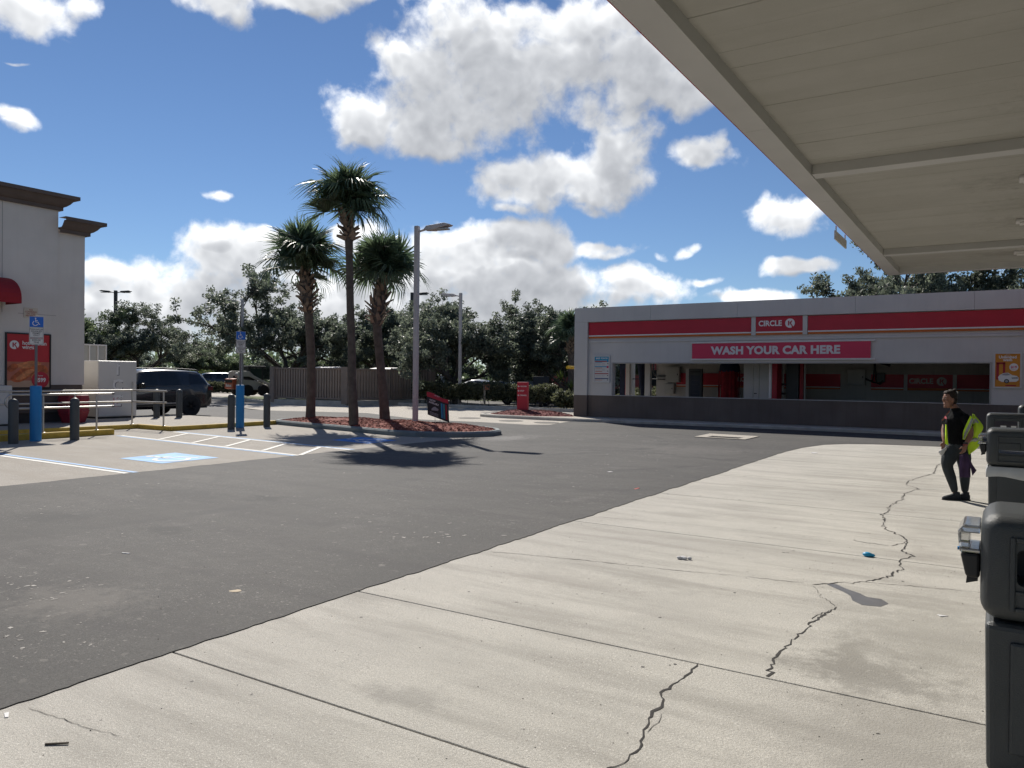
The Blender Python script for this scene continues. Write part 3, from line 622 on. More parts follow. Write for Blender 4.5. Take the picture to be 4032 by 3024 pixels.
for k in range(9):
    a = math.pi/2*k/8; rows.append([(SX+.02+.95*math.sin(a), y, 3.78+.62*math.cos(a)) for y in (2.0, AY)])
rows.append([(SX+.97, y, 3.62) for y in (2.0, AY)])
aw.grid(rows)
aw.build('awning', mat('awning_red', (.30, .011, .018), .8, .08, 3), sb, world=True)
e = MB(); pr = [(SX+.02, 3.62)]+[(SX+.02+.95*math.sin(math.pi/2*k/8), 3.78+.62*math.cos(math.pi/2*k/8)) for k in range(9)]+[(SX+.97, 3.62)]
e.add([(x, AY, z) for x, z in pr], [tuple(range(len(pr)))]); e.build('awning_end', MATS['awning_red'], sb, world=True)
jm = mat('joint_shade', (.3, .28, .26), .9, .05, 2)
MB().box((SX+.001, 11.06, 3.4), (SX+.004, 11.075, 6.65)).build('wall_joint', jm, sb, world=True)
MB().box((SX+.001, 11.5, 3.4), (SX+.004, 12.6, 3.412)).build('wall_joint', jm, sb, world=True)

# ------------------------------------------------------------------ petrol canopy
M['canopy'] = ground_mat('canopy_cream', (.455, .44, .395), (.415, .40, .355), [], rough=.6, bump=.04, agg=.12, sc=.9, streak=((.25, 2.5, 1), 0, (.36, .345, .30), .35), stains=[(1.0, 13.6, 1.5, .7, .5, (.24, .225, .19)), (.9, 15.4, 1.3, .9, .4, (.26, .245, .2)), (1.1, 17.2, 1.5, .8, .5, (.23, .215, .18)), (.2, 21.2, .9, .5, .5, (.24, .225, .19)), (1.2, 9.8, 1.2, .8, .35, (.27, .25, .21))])
M['canopy_trim'] = mat('canopy_trim_white', (.52, .51, .49), .55, .05, 1.5)
CX0, CZ, CEND = -2.54, 4.5, 22.88
cn = thing('canopy', 'large cream petrol station canopy with panelled ceiling overhead', 'canopy', (4, 8, 0))
y = -7.0; pan = None
while y < 22.5:
    if pan is None:
        pan = MB().box((CX0+.3, 0, .0), (14, .3965, .03)).build('soffit_panel', M['canopy'], cn, bevel=.004, bseg=1); first = pan
        q = pan
    else: q = bpy.data.objects.new('soffit_panel', pan.data); link(q, cn)
    q.location = (-4, y-8, CZ+.15+random.uniform(-.002, .002)); q.rotation_euler = (0, R(random.gauss(0, .03)), 0)
    y += .40
bx('deck', (CX0+.34, -7, CZ+.20), (14, CEND-.34, CZ+.5), M['canopy_trim'], cn, world=True)
ye = [-7, -3.2, .8, 4.9, 8.93, 13.0, 17.6, 20.2, CEND]
for a, b in zip(ye[:-1], ye[1:]):
    bx('edge_trim', (CX0+.02, a+.004, CZ), (CX0+.32, b-.004, CZ+.195), M['canopy_trim'], cn, world=True, bevel=.004)
    bx('fascia', (CX0-.006, a+.002, CZ+.02), (CX0+.015, b-.002, CZ+.95), M['dark_red'], cn, world=True)
bx('end_trim', (CX0+.324, CEND-.32, CZ), (14, CEND, CZ+.195), M['canopy_trim'], cn, world=True)
bx('fascia', (CX0-.006, CEND+.004, CZ+.02), (14, CEND+.03, CZ+.95), M['dark_red'], cn, world=True)
for yb in (-2.0, 11.4, 19.35): bx('beam', (CX0+.324, yb-.13, CZ+.012), (14, yb+.13, CZ+.148), M['canopy_trim'], cn, world=True, bevel=.004)
for yc in (-1, 7.5, 16.0): bx('column', (5.2, yc-.2, 0), (5.6, yc+.2, CZ+.14), M['canopy_trim'], cn, world=True)
bx('roof_deck', (CX0+.02, -7, CZ+.93), (14, CEND, CZ+.95), M['canopy_trim'], cn, world=True)
def clight(x, y):
    t = thing('canopy_light', LIGHT_LABELS.pop(0), 'light', (x, y, CZ+.15), 0, 'lights under the canopy ceiling')
    MB().box((-.22, -.16, -.05), (.22, .16, 0)).build('housing', M['white_metal'], t, bevel=.012)
    MB().box((-.16, -.11, -.085), (.16, .11, -.052)).build('lens', mat('lamp_lens', (.7, .69, .64), .3, .05, 8), t, bevel=.008)
    f = MB()
    for i in range(7): f.box((.225+.028*i, -.1, -.055), (.24+.028*i, .1, -.004))
    f.build('heat_sink', M['white_metal'], t)
LIGHT_LABELS = ['canopy ceiling light nearest the camera, cut by the right edge of the picture', 'canopy ceiling light just beyond the first cross beam', 'canopy ceiling light between the two cross beams, farther one', 'canopy ceiling light beyond the second cross beam, near the far end']
for x, y in ((.43, 9.45), (.45, 13.45), (.47, 16.96), (.5, 21.0)): clight(x, y)
hs = thing('hanging_sign', 'small blank white panel hanging on brackets under the canopy edge', 'sign', (CX0-.03, 15.8, CZ))
bx('panel', (-.012, -.62, -.23), (.012, .62, -.07), M['white_metal'], hs)
for yy in (-.5, .5): bx('bracket', (-.008, yy-.02, -.068), (.008, yy+.02, .03), M['white_metal'], hs)

# ------------------------------------------------------------------ car wash building
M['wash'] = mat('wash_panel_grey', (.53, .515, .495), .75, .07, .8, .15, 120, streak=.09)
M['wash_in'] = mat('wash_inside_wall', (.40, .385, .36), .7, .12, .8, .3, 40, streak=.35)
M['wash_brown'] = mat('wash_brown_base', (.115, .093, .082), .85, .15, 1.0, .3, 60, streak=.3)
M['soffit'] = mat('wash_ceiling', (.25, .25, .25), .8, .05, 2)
WY, Z0 = 27.7, .115
K = 27.7/26.7
wz = lambda z: 1.65+(z-1.65)*K
wx = lambda x: x*K
WB = 32.4; WX0, WX1 = wx(-13.92), 4.0
wb = thing('car_wash', 'long grey and brown car wash building with red band and open window', 'building', (-6, WY, Z0))
bxw = lambda n, a, b, m, **k: bx(n, a, b, m, wb, world=True, **k)
TOP, BR, OT, OB = wz(4.36), wz(1.0), wz(2.22), wz(.90)
xl, xr = wx(-12.33), wx(-.19)
FB, RT, RB = wz(3.02), wz(3.79), wz(3.30)
CW = wx(-13.36)
# front: end pillar, frieze panels, wall round the long opening
bxw('pillar', (WX0, WY-.12, BR), (CW, WY+.28, RT+.02), M['wash']); bxw('pillar_base', (WX0-.004, WY-.124, Z0), (CW+.004, WY+.284, BR-.002), M['wash_brown'])
px = [WX0, -11.2, -7.9, -4.0, -.62, 1.6, WX1]
for a, b in zip(px[:-1], px[1:]): bxw('parapet_panel', (a+.003, WY-.12, RT+.024), (b-.003, WY+.28, TOP), M['wash'])
bxw('parapet_back', (WX0, WY+.284, 3.3), (WX1, WY+.34, TOP-.02), M['wash'])
bxw('upper_wall', (CW+.004, WY, OT), (WX1, WY+.24, RT+.02), M['wash'])
bxw('wall_left', (CW+.004, WY, BR), (xl, WY+.24, OT-.002), M['wash'])
bxw('wall_right', (xr, WY, BR), (WX1, WY+.24, OT-.002), M['wash'])
bxw('lower_wall', (CW+.008, WY+.004, Z0), (WX1, WY+.236, BR-.002), M['wash_brown'])
bxw('window_sill', (xl+.004, WY-.012, BR-.001), (xr-.004, WY+.25, BR+.022), mat('sill_metal', (.4, .39, .38), .5, .1, 3))
bxw('frieze_rail', (CW+.006, WY-.035, FB), (WX1, WY-.002, RB-.22), M['wash'])
wtm = mat('frame_metal', (.34, .33, .32), .5, .08, 3)
bxw('window_frame', (xl-.045, WY-.014, BR+.024), (xl-.002, WY-.002, OT+.04), wtm); bxw('window_frame', (xr+.002, WY-.014, BR+.024), (xr+.045, WY-.002, OT+.04), wtm)
bxw('window_frame', (xl, WY-.014, OT+.004), (xr, WY-.002, OT+.04), wtm)
# red band with cream and orange pinstripes, sign panel in the middle
ckl, ckr = wx(-7.07), wx(-5.39)
def band(x0, x1, y, z0, z1, parent, s=1.0, world=True):
    b1 = bx('red_band', (x0, y-.05*s, z0), (x1, y-.004, z1), M['red'], parent, world=world)
    bx('white_stripe', (x0, y-.054*s, z0-.045*s), (x1, y-.004, z0-.002), M['white'], parent, world=world)
    bx('orange_stripe', (x0, y-.052*s, z0-.12*s), (x1, y-.004, z0-.047*s), M['orange'], parent, world=world)
band(CW+.02, ckl-.09, WY, RB, RT, wb); band(ckr+.09, WX1, WY, RB, RT, wb)
for x in (ckl, ckr): bxw('band_divider', (x-.075, WY-.07, RB-.13), (x+.075, WY-.006, RT+.018), M['canopy_trim'])
def logo(parent, c, h, txt_m, red_m, face=0, word=True, name='brand_sign'):
    """word plus disc with a cut K, facing -Y (face=0) or +X (face=1)"""
    rz = 0 if face == 0 else R(90)
    rt = bpy.data.objects.new(name, None); link(rt, parent); rt.location = c; rt.rotation_euler = (0, 0, rz)
    r = h/2; ox = 0
    if word:
        text('CIRCLE', h*.86, txt_m, rt, (-h*.55, -.006, 0), bold=.032, sx=.92); ox = h*1.62
    MB().prism(disc(32, r*1.04, ox, 0), -.008, -.002, 'Y').build('disc', txt_m, rt)
    k = MB(); s = r
    for poly in ([(-.42, -.52), (-.14, -.52), (-.14, .52), (-.42, .52)], [(-.14, -.02), (.22, .52), (.56, .52), (.10, -.10)], [(-.10, .06), (.12, .12), (.78, -.86), (.42, -1.0), (.36, -.62)]):
        k.prism([(ox+x*s, z*s) for x, z in poly], -.013, -.0085, 'Y')
    k.build('letter', red_m, rt); return rt
bxw('sign_panel', (ckl+.078, WY-.05, RB), (ckr-.078, WY-.005, RT+.016), M['red'])
bxw('white_stripe', (ckl+.078, WY-.054, RB-.045), (ckr-.078, WY-.004, RB-.002), M['white']); bxw('orange_stripe', (ckl+.078, WY-.052, RB-.12), (ckr-.078, WY-.004, RB-.047), M['orange'])
lg = logo(wb, ((ckl+ckr)/2-.13+6, -.052, (RB+RT)/2-Z0+.02), .31, M['white'], M['red'])
# inside
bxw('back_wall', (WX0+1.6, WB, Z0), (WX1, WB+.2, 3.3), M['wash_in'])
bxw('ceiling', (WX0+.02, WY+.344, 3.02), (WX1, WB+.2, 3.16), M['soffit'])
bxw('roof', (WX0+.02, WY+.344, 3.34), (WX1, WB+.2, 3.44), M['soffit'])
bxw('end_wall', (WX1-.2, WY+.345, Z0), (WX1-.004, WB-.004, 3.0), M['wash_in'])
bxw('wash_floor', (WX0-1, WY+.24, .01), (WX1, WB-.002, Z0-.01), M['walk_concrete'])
bxw('rear_pillar', (WX0, WB-.3, Z0), (WX0+.5, WB+.2, 3.0), M['wash'])
bxw('entrance_header', (WX0+.01, WY+.345, 2.55), (WX0+.3, WB-.304, 3.0), M['wash'])
iz0, iz1 = 1.42, 1.92
def inner(a, b): band(a, b, WB, iz0, iz1, wb, .8)
inner(-11.9, -9.55); inner(-8.0, -5.2); inner(-4.1, -2.98); inner(-1.24, 3.7)
for x in (-2.91, -1.31): bxw('band_divider', (x-.06, WB-.05, iz0-.1), (x+.06, WB-.004, iz1+.01), M['canopy_trim'])
for x, w in ((-2.11, .74), (-8.78, .74)):
    bxw('sign_panel', (x-w, WB-.04, iz0), (x+w, WB-.004, iz1), M['red'])
    bxw('orange_stripe', (x-w, WB-.042, iz0-.09), (x+w, WB-.004, iz0-.003), M['orange'])
    logo(wb, (x-.12+6, WB-WY-.042, (iz0+iz1)/2-Z0), .31, mat('inside_lettering', (.55, .53, .5), .6, .05, 3), M['red'])

# ------------------------------------------------------------------ signs on the car wash
bn = thing('banner', 'red banner reading WASH YOUR CAR HERE on the car wash wall', 'banner', (-6.5, WY-.02, wz(2.34)))
bl, br_, bz0, bz1 = wx(-9.23)+6.5, wx(-3.36)+6.5, 0, wz(2.975)-wz(2.34)
M['banner'] = mat('banner_crimson', (.56, .028, .085), .55, .06, .8)
rows = []
for i in range(25):
    x = lerp(bl, br_-.04, i/24); rows.append([(x, -.03-.006*math.sin(x*5)-.004*math.sin(x*13), z) for z in (.045, bz1*.5, bz1-.045)])
MB().grid(rows).build('cloth', M['banner'], bn, smooth=180)
for z in (.02, bz1-.02): MB().box((bl-.04, -.05, z-.03), (br_+.10, .012, z+.03)).build('rail', M['white_metal'], bn, bevel=.008)
text('WASH YOUR CAR HERE', .375, mat('banner_letters', (.66, .62, .64), .6, .04, 2), bn, ((bl+br_)/2-.12, -.045, bz1*.5), bold=.05, sx=1.04, space=1.05, ext=.001)
def frame_sign(name, label, cat, x0, x1, z0, z1, y, face_m, fw=.045):
    t = thing(name, label, cat, ((x0+x1)/2, y, z0)); w, h = (x1-x0)/2, z1-z0
    for a, b in (((-w, -.05, 0), (-w+fw, 0, h)), ((w-fw, -.05, 0), (w, 0, h)), ((-w+fw, -.05, 0), (w-fw, 0, fw)), ((-w+fw, -.05, h-fw), (w-fw, 0, h))):
        MB().box(a, b).build('frame', mat('frame_aluminium', (.55, .54, .53), .45, .06, 5), t, bevel=.005)
    MB().box((-w+fw, -.028, fw), (w-fw, -.002, h-fw)).build('panel', face_m, t); return t, w-fw, h
def flat(t, x0, x1, z0, z1, m, y=-.031, name='print'): return MB().box((x0, y-.002, z0), (x1, y, z1)).build(name, m, t)
M['paper'] = mat('poster_paper', (.60, .59, .57), .6, .04, 3)
t, w, h = frame_sign('menu_poster', 'framed SAFE TOUCH wash menu poster, white with blue header', 'poster', wx(-13.12), wx(-12.44), wz(1.49), wz(2.53), WY-.003, M['paper'])
cy = mat('poster_cyan', (.02, .27, .45), .6, .05, 3); gy = mat('poster_grey', (.33, .33, .34), .6, .05, 3)
flat(t, -w, w, h-.21, h-.05, cy); text('SAFE TOUCH', .085, M['white'], t, (0, -.036, h-.12), bold=.03, ext=.0005)
for z, m_ in ((h-.235, M['dark_red']), (h-.44, cy), (h-.72, M['dark_red']), (.17, mat('poster_navy', (.01, .03, .16), .6, .05, 3))): flat(t, -w+.01, w-.01, z-.022, z+.012, m_)
for i, z in enumerate((h-.28, h-.315, h-.35, h-.385, h-.50, h-.535, h-.57, h-.605, h-.64, h-.79, h-.82, .125, .10)):
    if i % 4 == 0: flat(t, -w+.03, .02, z-.008, z+.012, cy if i < 4 else M['orange'])
    else: flat(t, -w+.03, -.05, z-.004, z+.004, gy); flat(t, .0, .14, z-.004, z+.004, gy)
for z in (h-.33, h-.62, h-.80, .11): flat(t, w-.07, w-.02, z-.015, z+.012, M['black'])
flat(t, w-.09, w-.01, h-.50, h-.42, M['banner'], -.034); flat(t, w-.08, w-.02, h-.27, h-.18, cy, -.034)
t, w, h = frame_sign('offer_poster', 'framed orange poster reading Unlimited wash with a white car', 'poster', wx(-.10), wx(.60), wz(1.49), wz(2.54), WY-.003, mat('poster_orange', (.58, .23, .018), .6, .12, 1.5))
text('Unlimited\nwash', .115, M['white'], t, (0, -.036, h-.19), bold=.035, ext=.0005, lines=.72); text('CIRCLE K', .032, M['white'], t, (0, -.036, h-.085), bold=.01, ext=.0005)
dr = M['dark_red']
for a in ((-w+.03, -w+.10, .26, h-.32), (-w+.20, -w+.26, .45, h-.32), (-w+.03, -w+.26, h-.36, h-.30)): flat(t, *a, dr)
MB().prism(disc(28, .115, w-.16, h-.45), -.034, -.031, 'Y').build('price_disc', M['white'], t); text('$19', .10, M['banner'], t, (w-.16, -.037, h-.45), bold=.03, ext=.0005); text('PER MONTH', .022, M['banner'], t, (w-.16, -.037, h-.525), bold=.01, ext=.0004)
carp = [(-.22, .24), (-.24, .34), (-.20, .40), (-.10, .46), (.02, .47), (.12, .40), (.24, .375), (.28, .33), (.285, .25), (.22, .20), (-.14, .19)]
MB().prism(carp, -.037, -.034, 'Y').build('printed_car', M['white'], t)
MB().prism([(-.16, .40), (-.09, .445), (.01, .455), (.08, .40), (-.02, .385)], -.039, -.0375, 'Y').build('print', gy, t); MB().prism([(.10, .33), (.26, .35), (.27, .29), (.12, .28)], -.039, -.0375, 'Y').build('print', gy, t)
for x in (-.02, ): MB().prism(disc(18, .065, x, .215), -.041, -.0375, 'Y').build('print', M['black'], t); MB().prism(disc(14, .04, x, .215), -.043, -.0415, 'Y').build('print', gy, t)
flat(t, -.05, .22, .07, .105, M['dark_red'])

# ------------------------------------------------------------------ equipment inside the wash bay
def simple(name, label, cat, loc, builder, m, part=None, bevel=0, smooth=None):
    b = MB(); builder(b); o = b.build(name, m, None, bevel=bevel, smooth=smooth); o.location = loc; tag(o, label, cat); return o
M['box_grey'] = mat('cabinet_grey', (.38, .375, .35), .6, .06, 3)
M['navy'] = mat('navy_cloth', (.012, .02, .045), .85, .25, 6)
def cabinet(name, label, loc, w, d, h, m, lines=(), door=True):
    t = thing(name, label, 'cabinet', loc)
    MB().box((-w/2, -d/2, 0), (w/2, d/2, h)).build('case', m, t, bevel=.01)
    if door: MB().box((-w/2+.03, -d/2-.012, .03), (w/2-.03, -d/2-.001, h-.03)).build('door', m, t, bevel=.004); MB().box((w/2-.09, -d/2-.03, h*.45), (w/2-.06, -d/2-.013, h*.55)).build('handle', M['black'], t)
    return t
cabinet('electric_cabinet', 'upper grey electrical cabinet on the wash bay back wall, left end', (-12.0, WB-.13, 1.52), .62, .24, .68, M['box_grey'])
cabinet('electric_cabinet', 'small lower grey electrical box below the larger cabinet, left end', (-12.15, WB-.12, 1.02), .42, .22, .44, M['box_grey'])
cabinet('electric_cabinet', 'grey electrical cabinet on the dark right end of the bay back wall', (-4.6, WB-.13, 1.5), .62, .24, .62, M['box_grey'])
cabinet('electric_cabinet', 'small dark junction box with looping hoses on the back wall', (-3.75, WB-.1, 1.62), .28, .16, .36, M['bollard'], door=False)
t = thing('cable', 'black hoses looping from cabinet to junction box on the bay wall', 'cable', (-4.0, WB-.1, 1.4))
for k, pts in enumerate(([(-.28, 0, .35), (-.05, -.08, .28), (.02, -.12, .6), (.02, -.14, 1.1), (.03, -.1, 1.5)], [(-.28, 0, .33), (0, -.1, .22), (.2, -.12, .18), (.33, -.06, .3)], [(.05, -.12, 1.1), (.08, -.12, .6), (.1, -.1, .24), (.25, -.08, .15), (.36, -.04, .35)])):
    MB().tube(smooth_path(pts, 5), .022, 6).build('hose', M['black'], t, smooth=180)
MB().tube([(.1, -.5, 1.02), (.6, -.35, .85)], .05, 8).build('pipe', M['black'], t)
t = thing('conduit', 'dark conduit bending down the left of the bay back wall', 'conduit', (-13.1, WB-.06, .12))
MB().tube(smooth_path([(.15, 0, 2.9), (.15, 0, 2.0), (.18, 0, 1.75), (.35, 0, 1.66), (.8, 0, 1.65)], 4), .035, 8).build('pipe', M['bollard'], t, smooth=180)
MB().tube(smooth_path([(-1.1, 0, 1.52), (0, -.02, 1.53), (.7, 0, 1.51)], 4), .02, 6).build('pipe', M['black'], t); MB().tube(smooth_path([(-.4, -.02, 1.52), (-.5, -.02, 1.4), (-.52, -.02, .3)], 4), .02, 6).build('pipe', M['black'], t)
# entrance: columns, navy roller curtain, hanging navy cloths
def col(name, label, x0, x1, y0, y1, m): 
    o = MB().box((x0, y0, .11), (x1, y1, 3.0)).build(name, m, None, bevel=.008); tag(o, label, 'column'); return o
col('column', 'pale column just inside the left end of the wash window', -13.22, -13.04, 29.9, 30.05, M['wash'])
col('column', 'ribbed pale column in the middle of the left bay, with dark edge', -12.32, -12.08, 29.8, 30.0, M['wash'])
o = MB().prism([(-13.7, .11), (-13.25, .11), (-13.25, 2.95), (-13.72, 2.95)], 30.4, 30.5, 'Y').build('roller_curtain', M['navy'], None); tag(o, 'dark navy curtain hanging at the left end of the wash bay', 'curtain')
o = MB().box((-13.32, 30.1, .5), (-13.24, 30.2, 2.1)).build('red_strip', M['red'], None); tag(o, 'thin red upright strip beside the pale column in the bay', 'strip')
c = MB(); rows = []
for z, w_ in ((.2, .05), (.9, .14), (1.4, .24), (1.9, .36), (2.5, .52), (2.98, .6)): rows.append((z, w_))
c.lathe([(w_/2, z) for z, w_ in rows], (-13.0, 31.2, 0), 18); o = c.build('funnel_hood', M['navy'], None, smooth=60); tag(o, 'dark navy tapering cloth funnel hanging in the left bay', 'funnel')
# display kiosk
t = thing('kiosk', 'dark upright instruction display with grey surround in the wash bay', 'kiosk', (-10.55, 31.0, .115))
MB().box((-.28, -.09, .55), (.28, .09, 1.98)).build('case', M['bollard'], t, bevel=.015); MB().box((-.2, -.105, .85), (.2, -.092, 1.7)).build('screen', mat('navy_panel', (.008, .010, .03), .3, .2, 4), t)
for k in range(4): MB().box((-.15, -.112, .95+.18*k), (.12, -.107, .96+.18*k)).build('text_line', mat('dim_text', (.06, .06, .08), .6, .1, 4), t)
MB().box((-.42, -.05, .6), (-.29, .05, 1.98)).build('side_plate', M['wash'], t); MB().tube([(0, 0, 0), (0, 0, .56)], .05, 8).build('post', M['bollard'], t)
for z in (.66, .74, 1.85): MB().box((-.22, -.1, z-.015), (.22, -.093, z+.02)).build('vent', M['black'], t)
# spinning brush: dark felt cap over hanging red strips
t = thing('wash_brush', 'tall red hanging cloth brush with dark domed cap in the wash bay', 'brush', (-8.95, 30.3, .1))
MB().lathe([(.02, 3.0), (.06, 2.4), (.10, 2.36), (.28, 2.28), (.38, 2.1), (.41, 1.86), (.02, 1.84)], (0, 0, 0), 20).build('cap', M['navy'], t, smooth=50)
b = MB()
for k in range(150):
    a = random.uniform(0, 6.283); r_ = .43*math.sqrt(random.random()); z0_ = random.uniform(.1, .3); bend = random.uniform(.9, 1.08)
    w_ = .03; ca, sa = math.cos(a), math.sin(a)
    b.grid([[(r_*ca-sa*w_, r_*sa+ca*w_, z) if z > 1.5 else (r_*bend*ca-sa*w_, r_*bend*sa+ca*w_, z) for z in (1.9, 1.2, z0_)], [(r_*ca+sa*w_, r_*sa-ca*w_, z) if z > 1.5 else (r_*bend*ca+sa*w_, r_*bend*sa-ca*w_, z) for z in (1.9, 1.2, z0_)]])
o = b.build('strips', mat('brush_red', (.26, .012, .018), .9, .35, 6, island=.4), t); tag(o, kind='stuff')
MB().box((-.9, -.08, 2.42), (.9, .08, 2.52)).build('arm', M['bollard'], t)
# gantry
t = thing('wash_gantry', 'white panelled wash gantry with red upright beside the window', 'machine', (-7.6, 29.6, .115))
MB().box((-.52, -.3, 0), (-.16, .4, 2.9)).build('panel', M['wash'], t, bevel=.02); MB().box((-.155, -.31, 0), (.06, .4, 2.9)).build('panel', M['wash'], t, bevel=.02); MB().box((.065, -.3, 0), (.42, .4, 2.9)).build('panel', M['wash'], t, bevel=.02)
MB().box((-.12, -.325, 1.02), (-.02, -.311, 1.05)).build('latch', M['black'], t); MB().box((.425, -.33, 0), (.72, .4, 2.9)).build('red_upright', M['red'], t, bevel=.03)
t = thing('wash_machine', 'dark wash machinery column with pipes behind the thin white pole', 'machine', (-6.65, 30.3, .115))
MB().box((-.1, -.2, 0), (.35, .3, 2.9)).build('mast', M['bollard'], t); MB().box((.40, -.22, 0), (.52, .3, 2.9)).build('red_post', M['dark_red'], t)
for x, z0_, z1_ in ((-.28, .2, 2.6), (-.2, .5, 2.2), (.58, .2, 2.8)): MB().tube([(x, -.2, z0_), (x, -.2, z1_)], .035, 7).build('pipe', M['box_grey'], t)
for z in (.75, 1.0, 1.35): MB().box((-.32, -.3, z), (-.12, -.15, z+.07)).build('valve', M['black'], t)
o = MB().tube([(-6.9, 28.35, 1.0), (-6.9, 28.35, 2.62)], .055, 10).build('downpipe', M['white_metal'], None, smooth=60); tag(o, 'thin white pole standing just inside the wash window', 'pole')
t = thing('clearance_bar', 'yellow clearance bar hung across the car wash entrance', 'bar', (WX0-.8, 29.5, 2.1))
MB().lathe([(.07, -1.0), (.07, 1.0)], (0, 0, 0), 10, 'Y').build('bar', mat('bar_yellow', (.55, .36, .02), .6, .1, 4), t, smooth=60)
for y_ in (-.8, .8): MB().tube([(0, y_, .07), (.3, y_, .75), (.75, y_, .8)], .012, 5).build('chain', M['black'], t)

# ------------------------------------------------------------------ handrails by the ramp
def rail(label, posts, top_paths, rad=.026):
    t = thing('handrail', label, 'handrail', (posts[0][0], posts[0][1], .1), 0, 'steel handrails on the ramp'); o = t.location
    L_ = lambda p: (p[0]-o[0], p[1]-o[1], p[2]-o[2])
    for x, y, z0_, z1_ in posts:
        MB().tube([L_((x, y, z0_)), L_((x, y, z1_))], rad*.95, 9).build('post', M['steel'], t, smooth=60)
        MB().lathe([(.055, 0), (.055, .012), (.03, .018)], L_((x, y, z0_)), 10).build('base_plate', M['steel'], t)
    for i, p in enumerate(top_paths): MB().tube([L_(q) for q in p], rad, 10).build('rail', M['steel'], t, smooth=60)
    return t
X1 = -22.05
rail('far steel handrail along the pavement, turning towards the parking bay', [(X1, y, .125, 1.12) for y in (7.0, 8.6, 10.1, 11.8, 13.5)]+[(-20.6, 13.58, .125, 1.12)],
     [[(X1, 4, z), (X1, 13.5, z), (-20.45, 13.58, z)] for z in (1.14, .80)])
t = rail('near steel handrail with looped end beside the yellow ramp kerb', [(-20.15, y, .14, 1.08) for y in (10.0, 11.35)], [])
o = t.location
lp = [(-20.15, 11.75, 1.10), (-20.15, 9.3, 1.10)]+[(-20.15, 9.3-.17*math.sin(R(a)), .93+.17*math.cos(R(a))) for a in range(20, 180, 20)]+[(-20.15, 9.3, .76), (-20.15, 11.75, .76)]
MB().tube([(p[0]-o[0], p[1]-o[1], p[2]-o[2]) for p in lp], .026, 10).build('rail', M['steel'], t, smooth=60)
for z in (1.10, .76): MB().tube([(0, 11.752-o[1], z-o[2]), (0, 11.82-o[1], z-o[2])], .029, 10).build('rubber_end', M['bollard'], t)

# ------------------------------------------------------------------ bollards
def bollard(loc, label, h=1.04, r=.105, m=None, dome=True, group='charcoal bollards'):
    prof = [(r*1.0, 0), (r, h-r*.9)]+[(r*math.cos(R(a)), h-r*.9+r*.9*math.sin(R(a))) for a in (15, 30, 45, 60, 75, 88)]
    o = MB().lathe(prof, (0, 0, 0), 20).build('bollard', m or M['bollard'], None, smooth=50); o.location = loc; tag(o, label, 'bollard', group); return o
bollard((-19.15, 8.85, 0), 'charcoal domed bollard left of the left blue sign bollard')
bollard((-19.09, 10.21, 0), 'charcoal domed bollard right of the left blue sign bollard')
bollard((-24.35, 16.65, .11), 'charcoal domed bollard in front of the black car rear door, right one', 1.0)
bollard((-24.75, 16.05, .11), 'charcoal bollard half hidden behind the handrail end, before the black car', 1.0)
bollard((-19.46, 15.05, 0), 'charcoal domed bollard just left of the blue bollard by the palm island', 1.06)
bollard((-19.60, 16.50, 0), 'charcoal domed bollard right of the blue bollard by the palm island', 1.06)
bollard((.42, 17.0, 0), 'grey pump guard bollard standing behind the farthest bin', 1.25, .09)
bollard((.62, 14.4, 0), 'grey pump guard bollard cut by the right edge, between two bins', 1.25, .09)
def acc_sign(loc, label, rz):
    t = thing('accessible_parking_sign', label, 'sign', loc, rz)
    MB().lathe([(.125, 0), (.125, 1.31), (.118, 1.325), (.03, 1.33)], (0, 0, 0), 22).build('blue_sleeve', M['bollard_blue'], t, smooth=40)
    MB().box((-.028, -.02, 1.33), (.028, .02, 3.0)).build('post', mat('post_steel', (.16, .155, .16), .5, .1, 6, metal=.5), t, bevel=.004)
    pn = MB().prism([(-.15, 2.47), (.15, 2.47), (.15, 2.98), (.145, 2.985), (-.145, 2.985), (-.15, 2.98)], -.028, -.022, 'Y').build('sign_plate', M['sign_white'], t)
    MB().box((-.143, -.031, 2.735), (.143, -.0285, 2.978)).build('blue_field', M['sign_blue'], pn)
    symbol(pn, lambda u, v: ((u-.52)*.22, -.033, 2.75+v*.22), 1, M['white'])
    for z in (2.665, 2.615, 2.565, 2.515): pass
    text('PARKING BY\nDISABLED\nPERMIT\nONLY', .05, M['black'], pn, (0, -.030, 2.605), bold=.006, ext=.0004, lines=.95)
    for a, b in (((-.14, 2.48), (.14, 2.487)), ((-.14, 2.725), (.14, 2.731)), ((-.14, 2.487), (-.134, 2.725)), ((.134, 2.487), (.14, 2.725))): MB().box((a[0], -.0302, a[1]), (b[0], -.0285, b[1])).build('border', M['black'], pn)
    p2 = MB().box((-.15, -.028, 2.31), (.15, -.022, 2.462)).build('fine_plate', M['sign_white'], t)
    text('$250.00\nFINE', .055, M['black'], p2, (0, -.030, 2.39), bold=.006, ext=.0004, lines=.95)
    for a, b in (((-.14, 2.32), (.14, 2.326)), ((-.14, 2.447), (.14, 2.453)), ((-.14, 2.326), (-.134, 2.447)), ((.134, 2.326), (.14, 2.447))): MB().box((a[0], -.0302, a[1]), (b[0], -.0285, b[1])).build('border', M['black'], p2)
    return t
acc_sign((-19.48, 9.5, 0), 'accessible parking sign on blue bollard in front of the wings poster', R(72))
acc_sign((-19.86, 15.68, 0), 'accessible parking sign on blue bollard beside the palm island kerb', R(72))

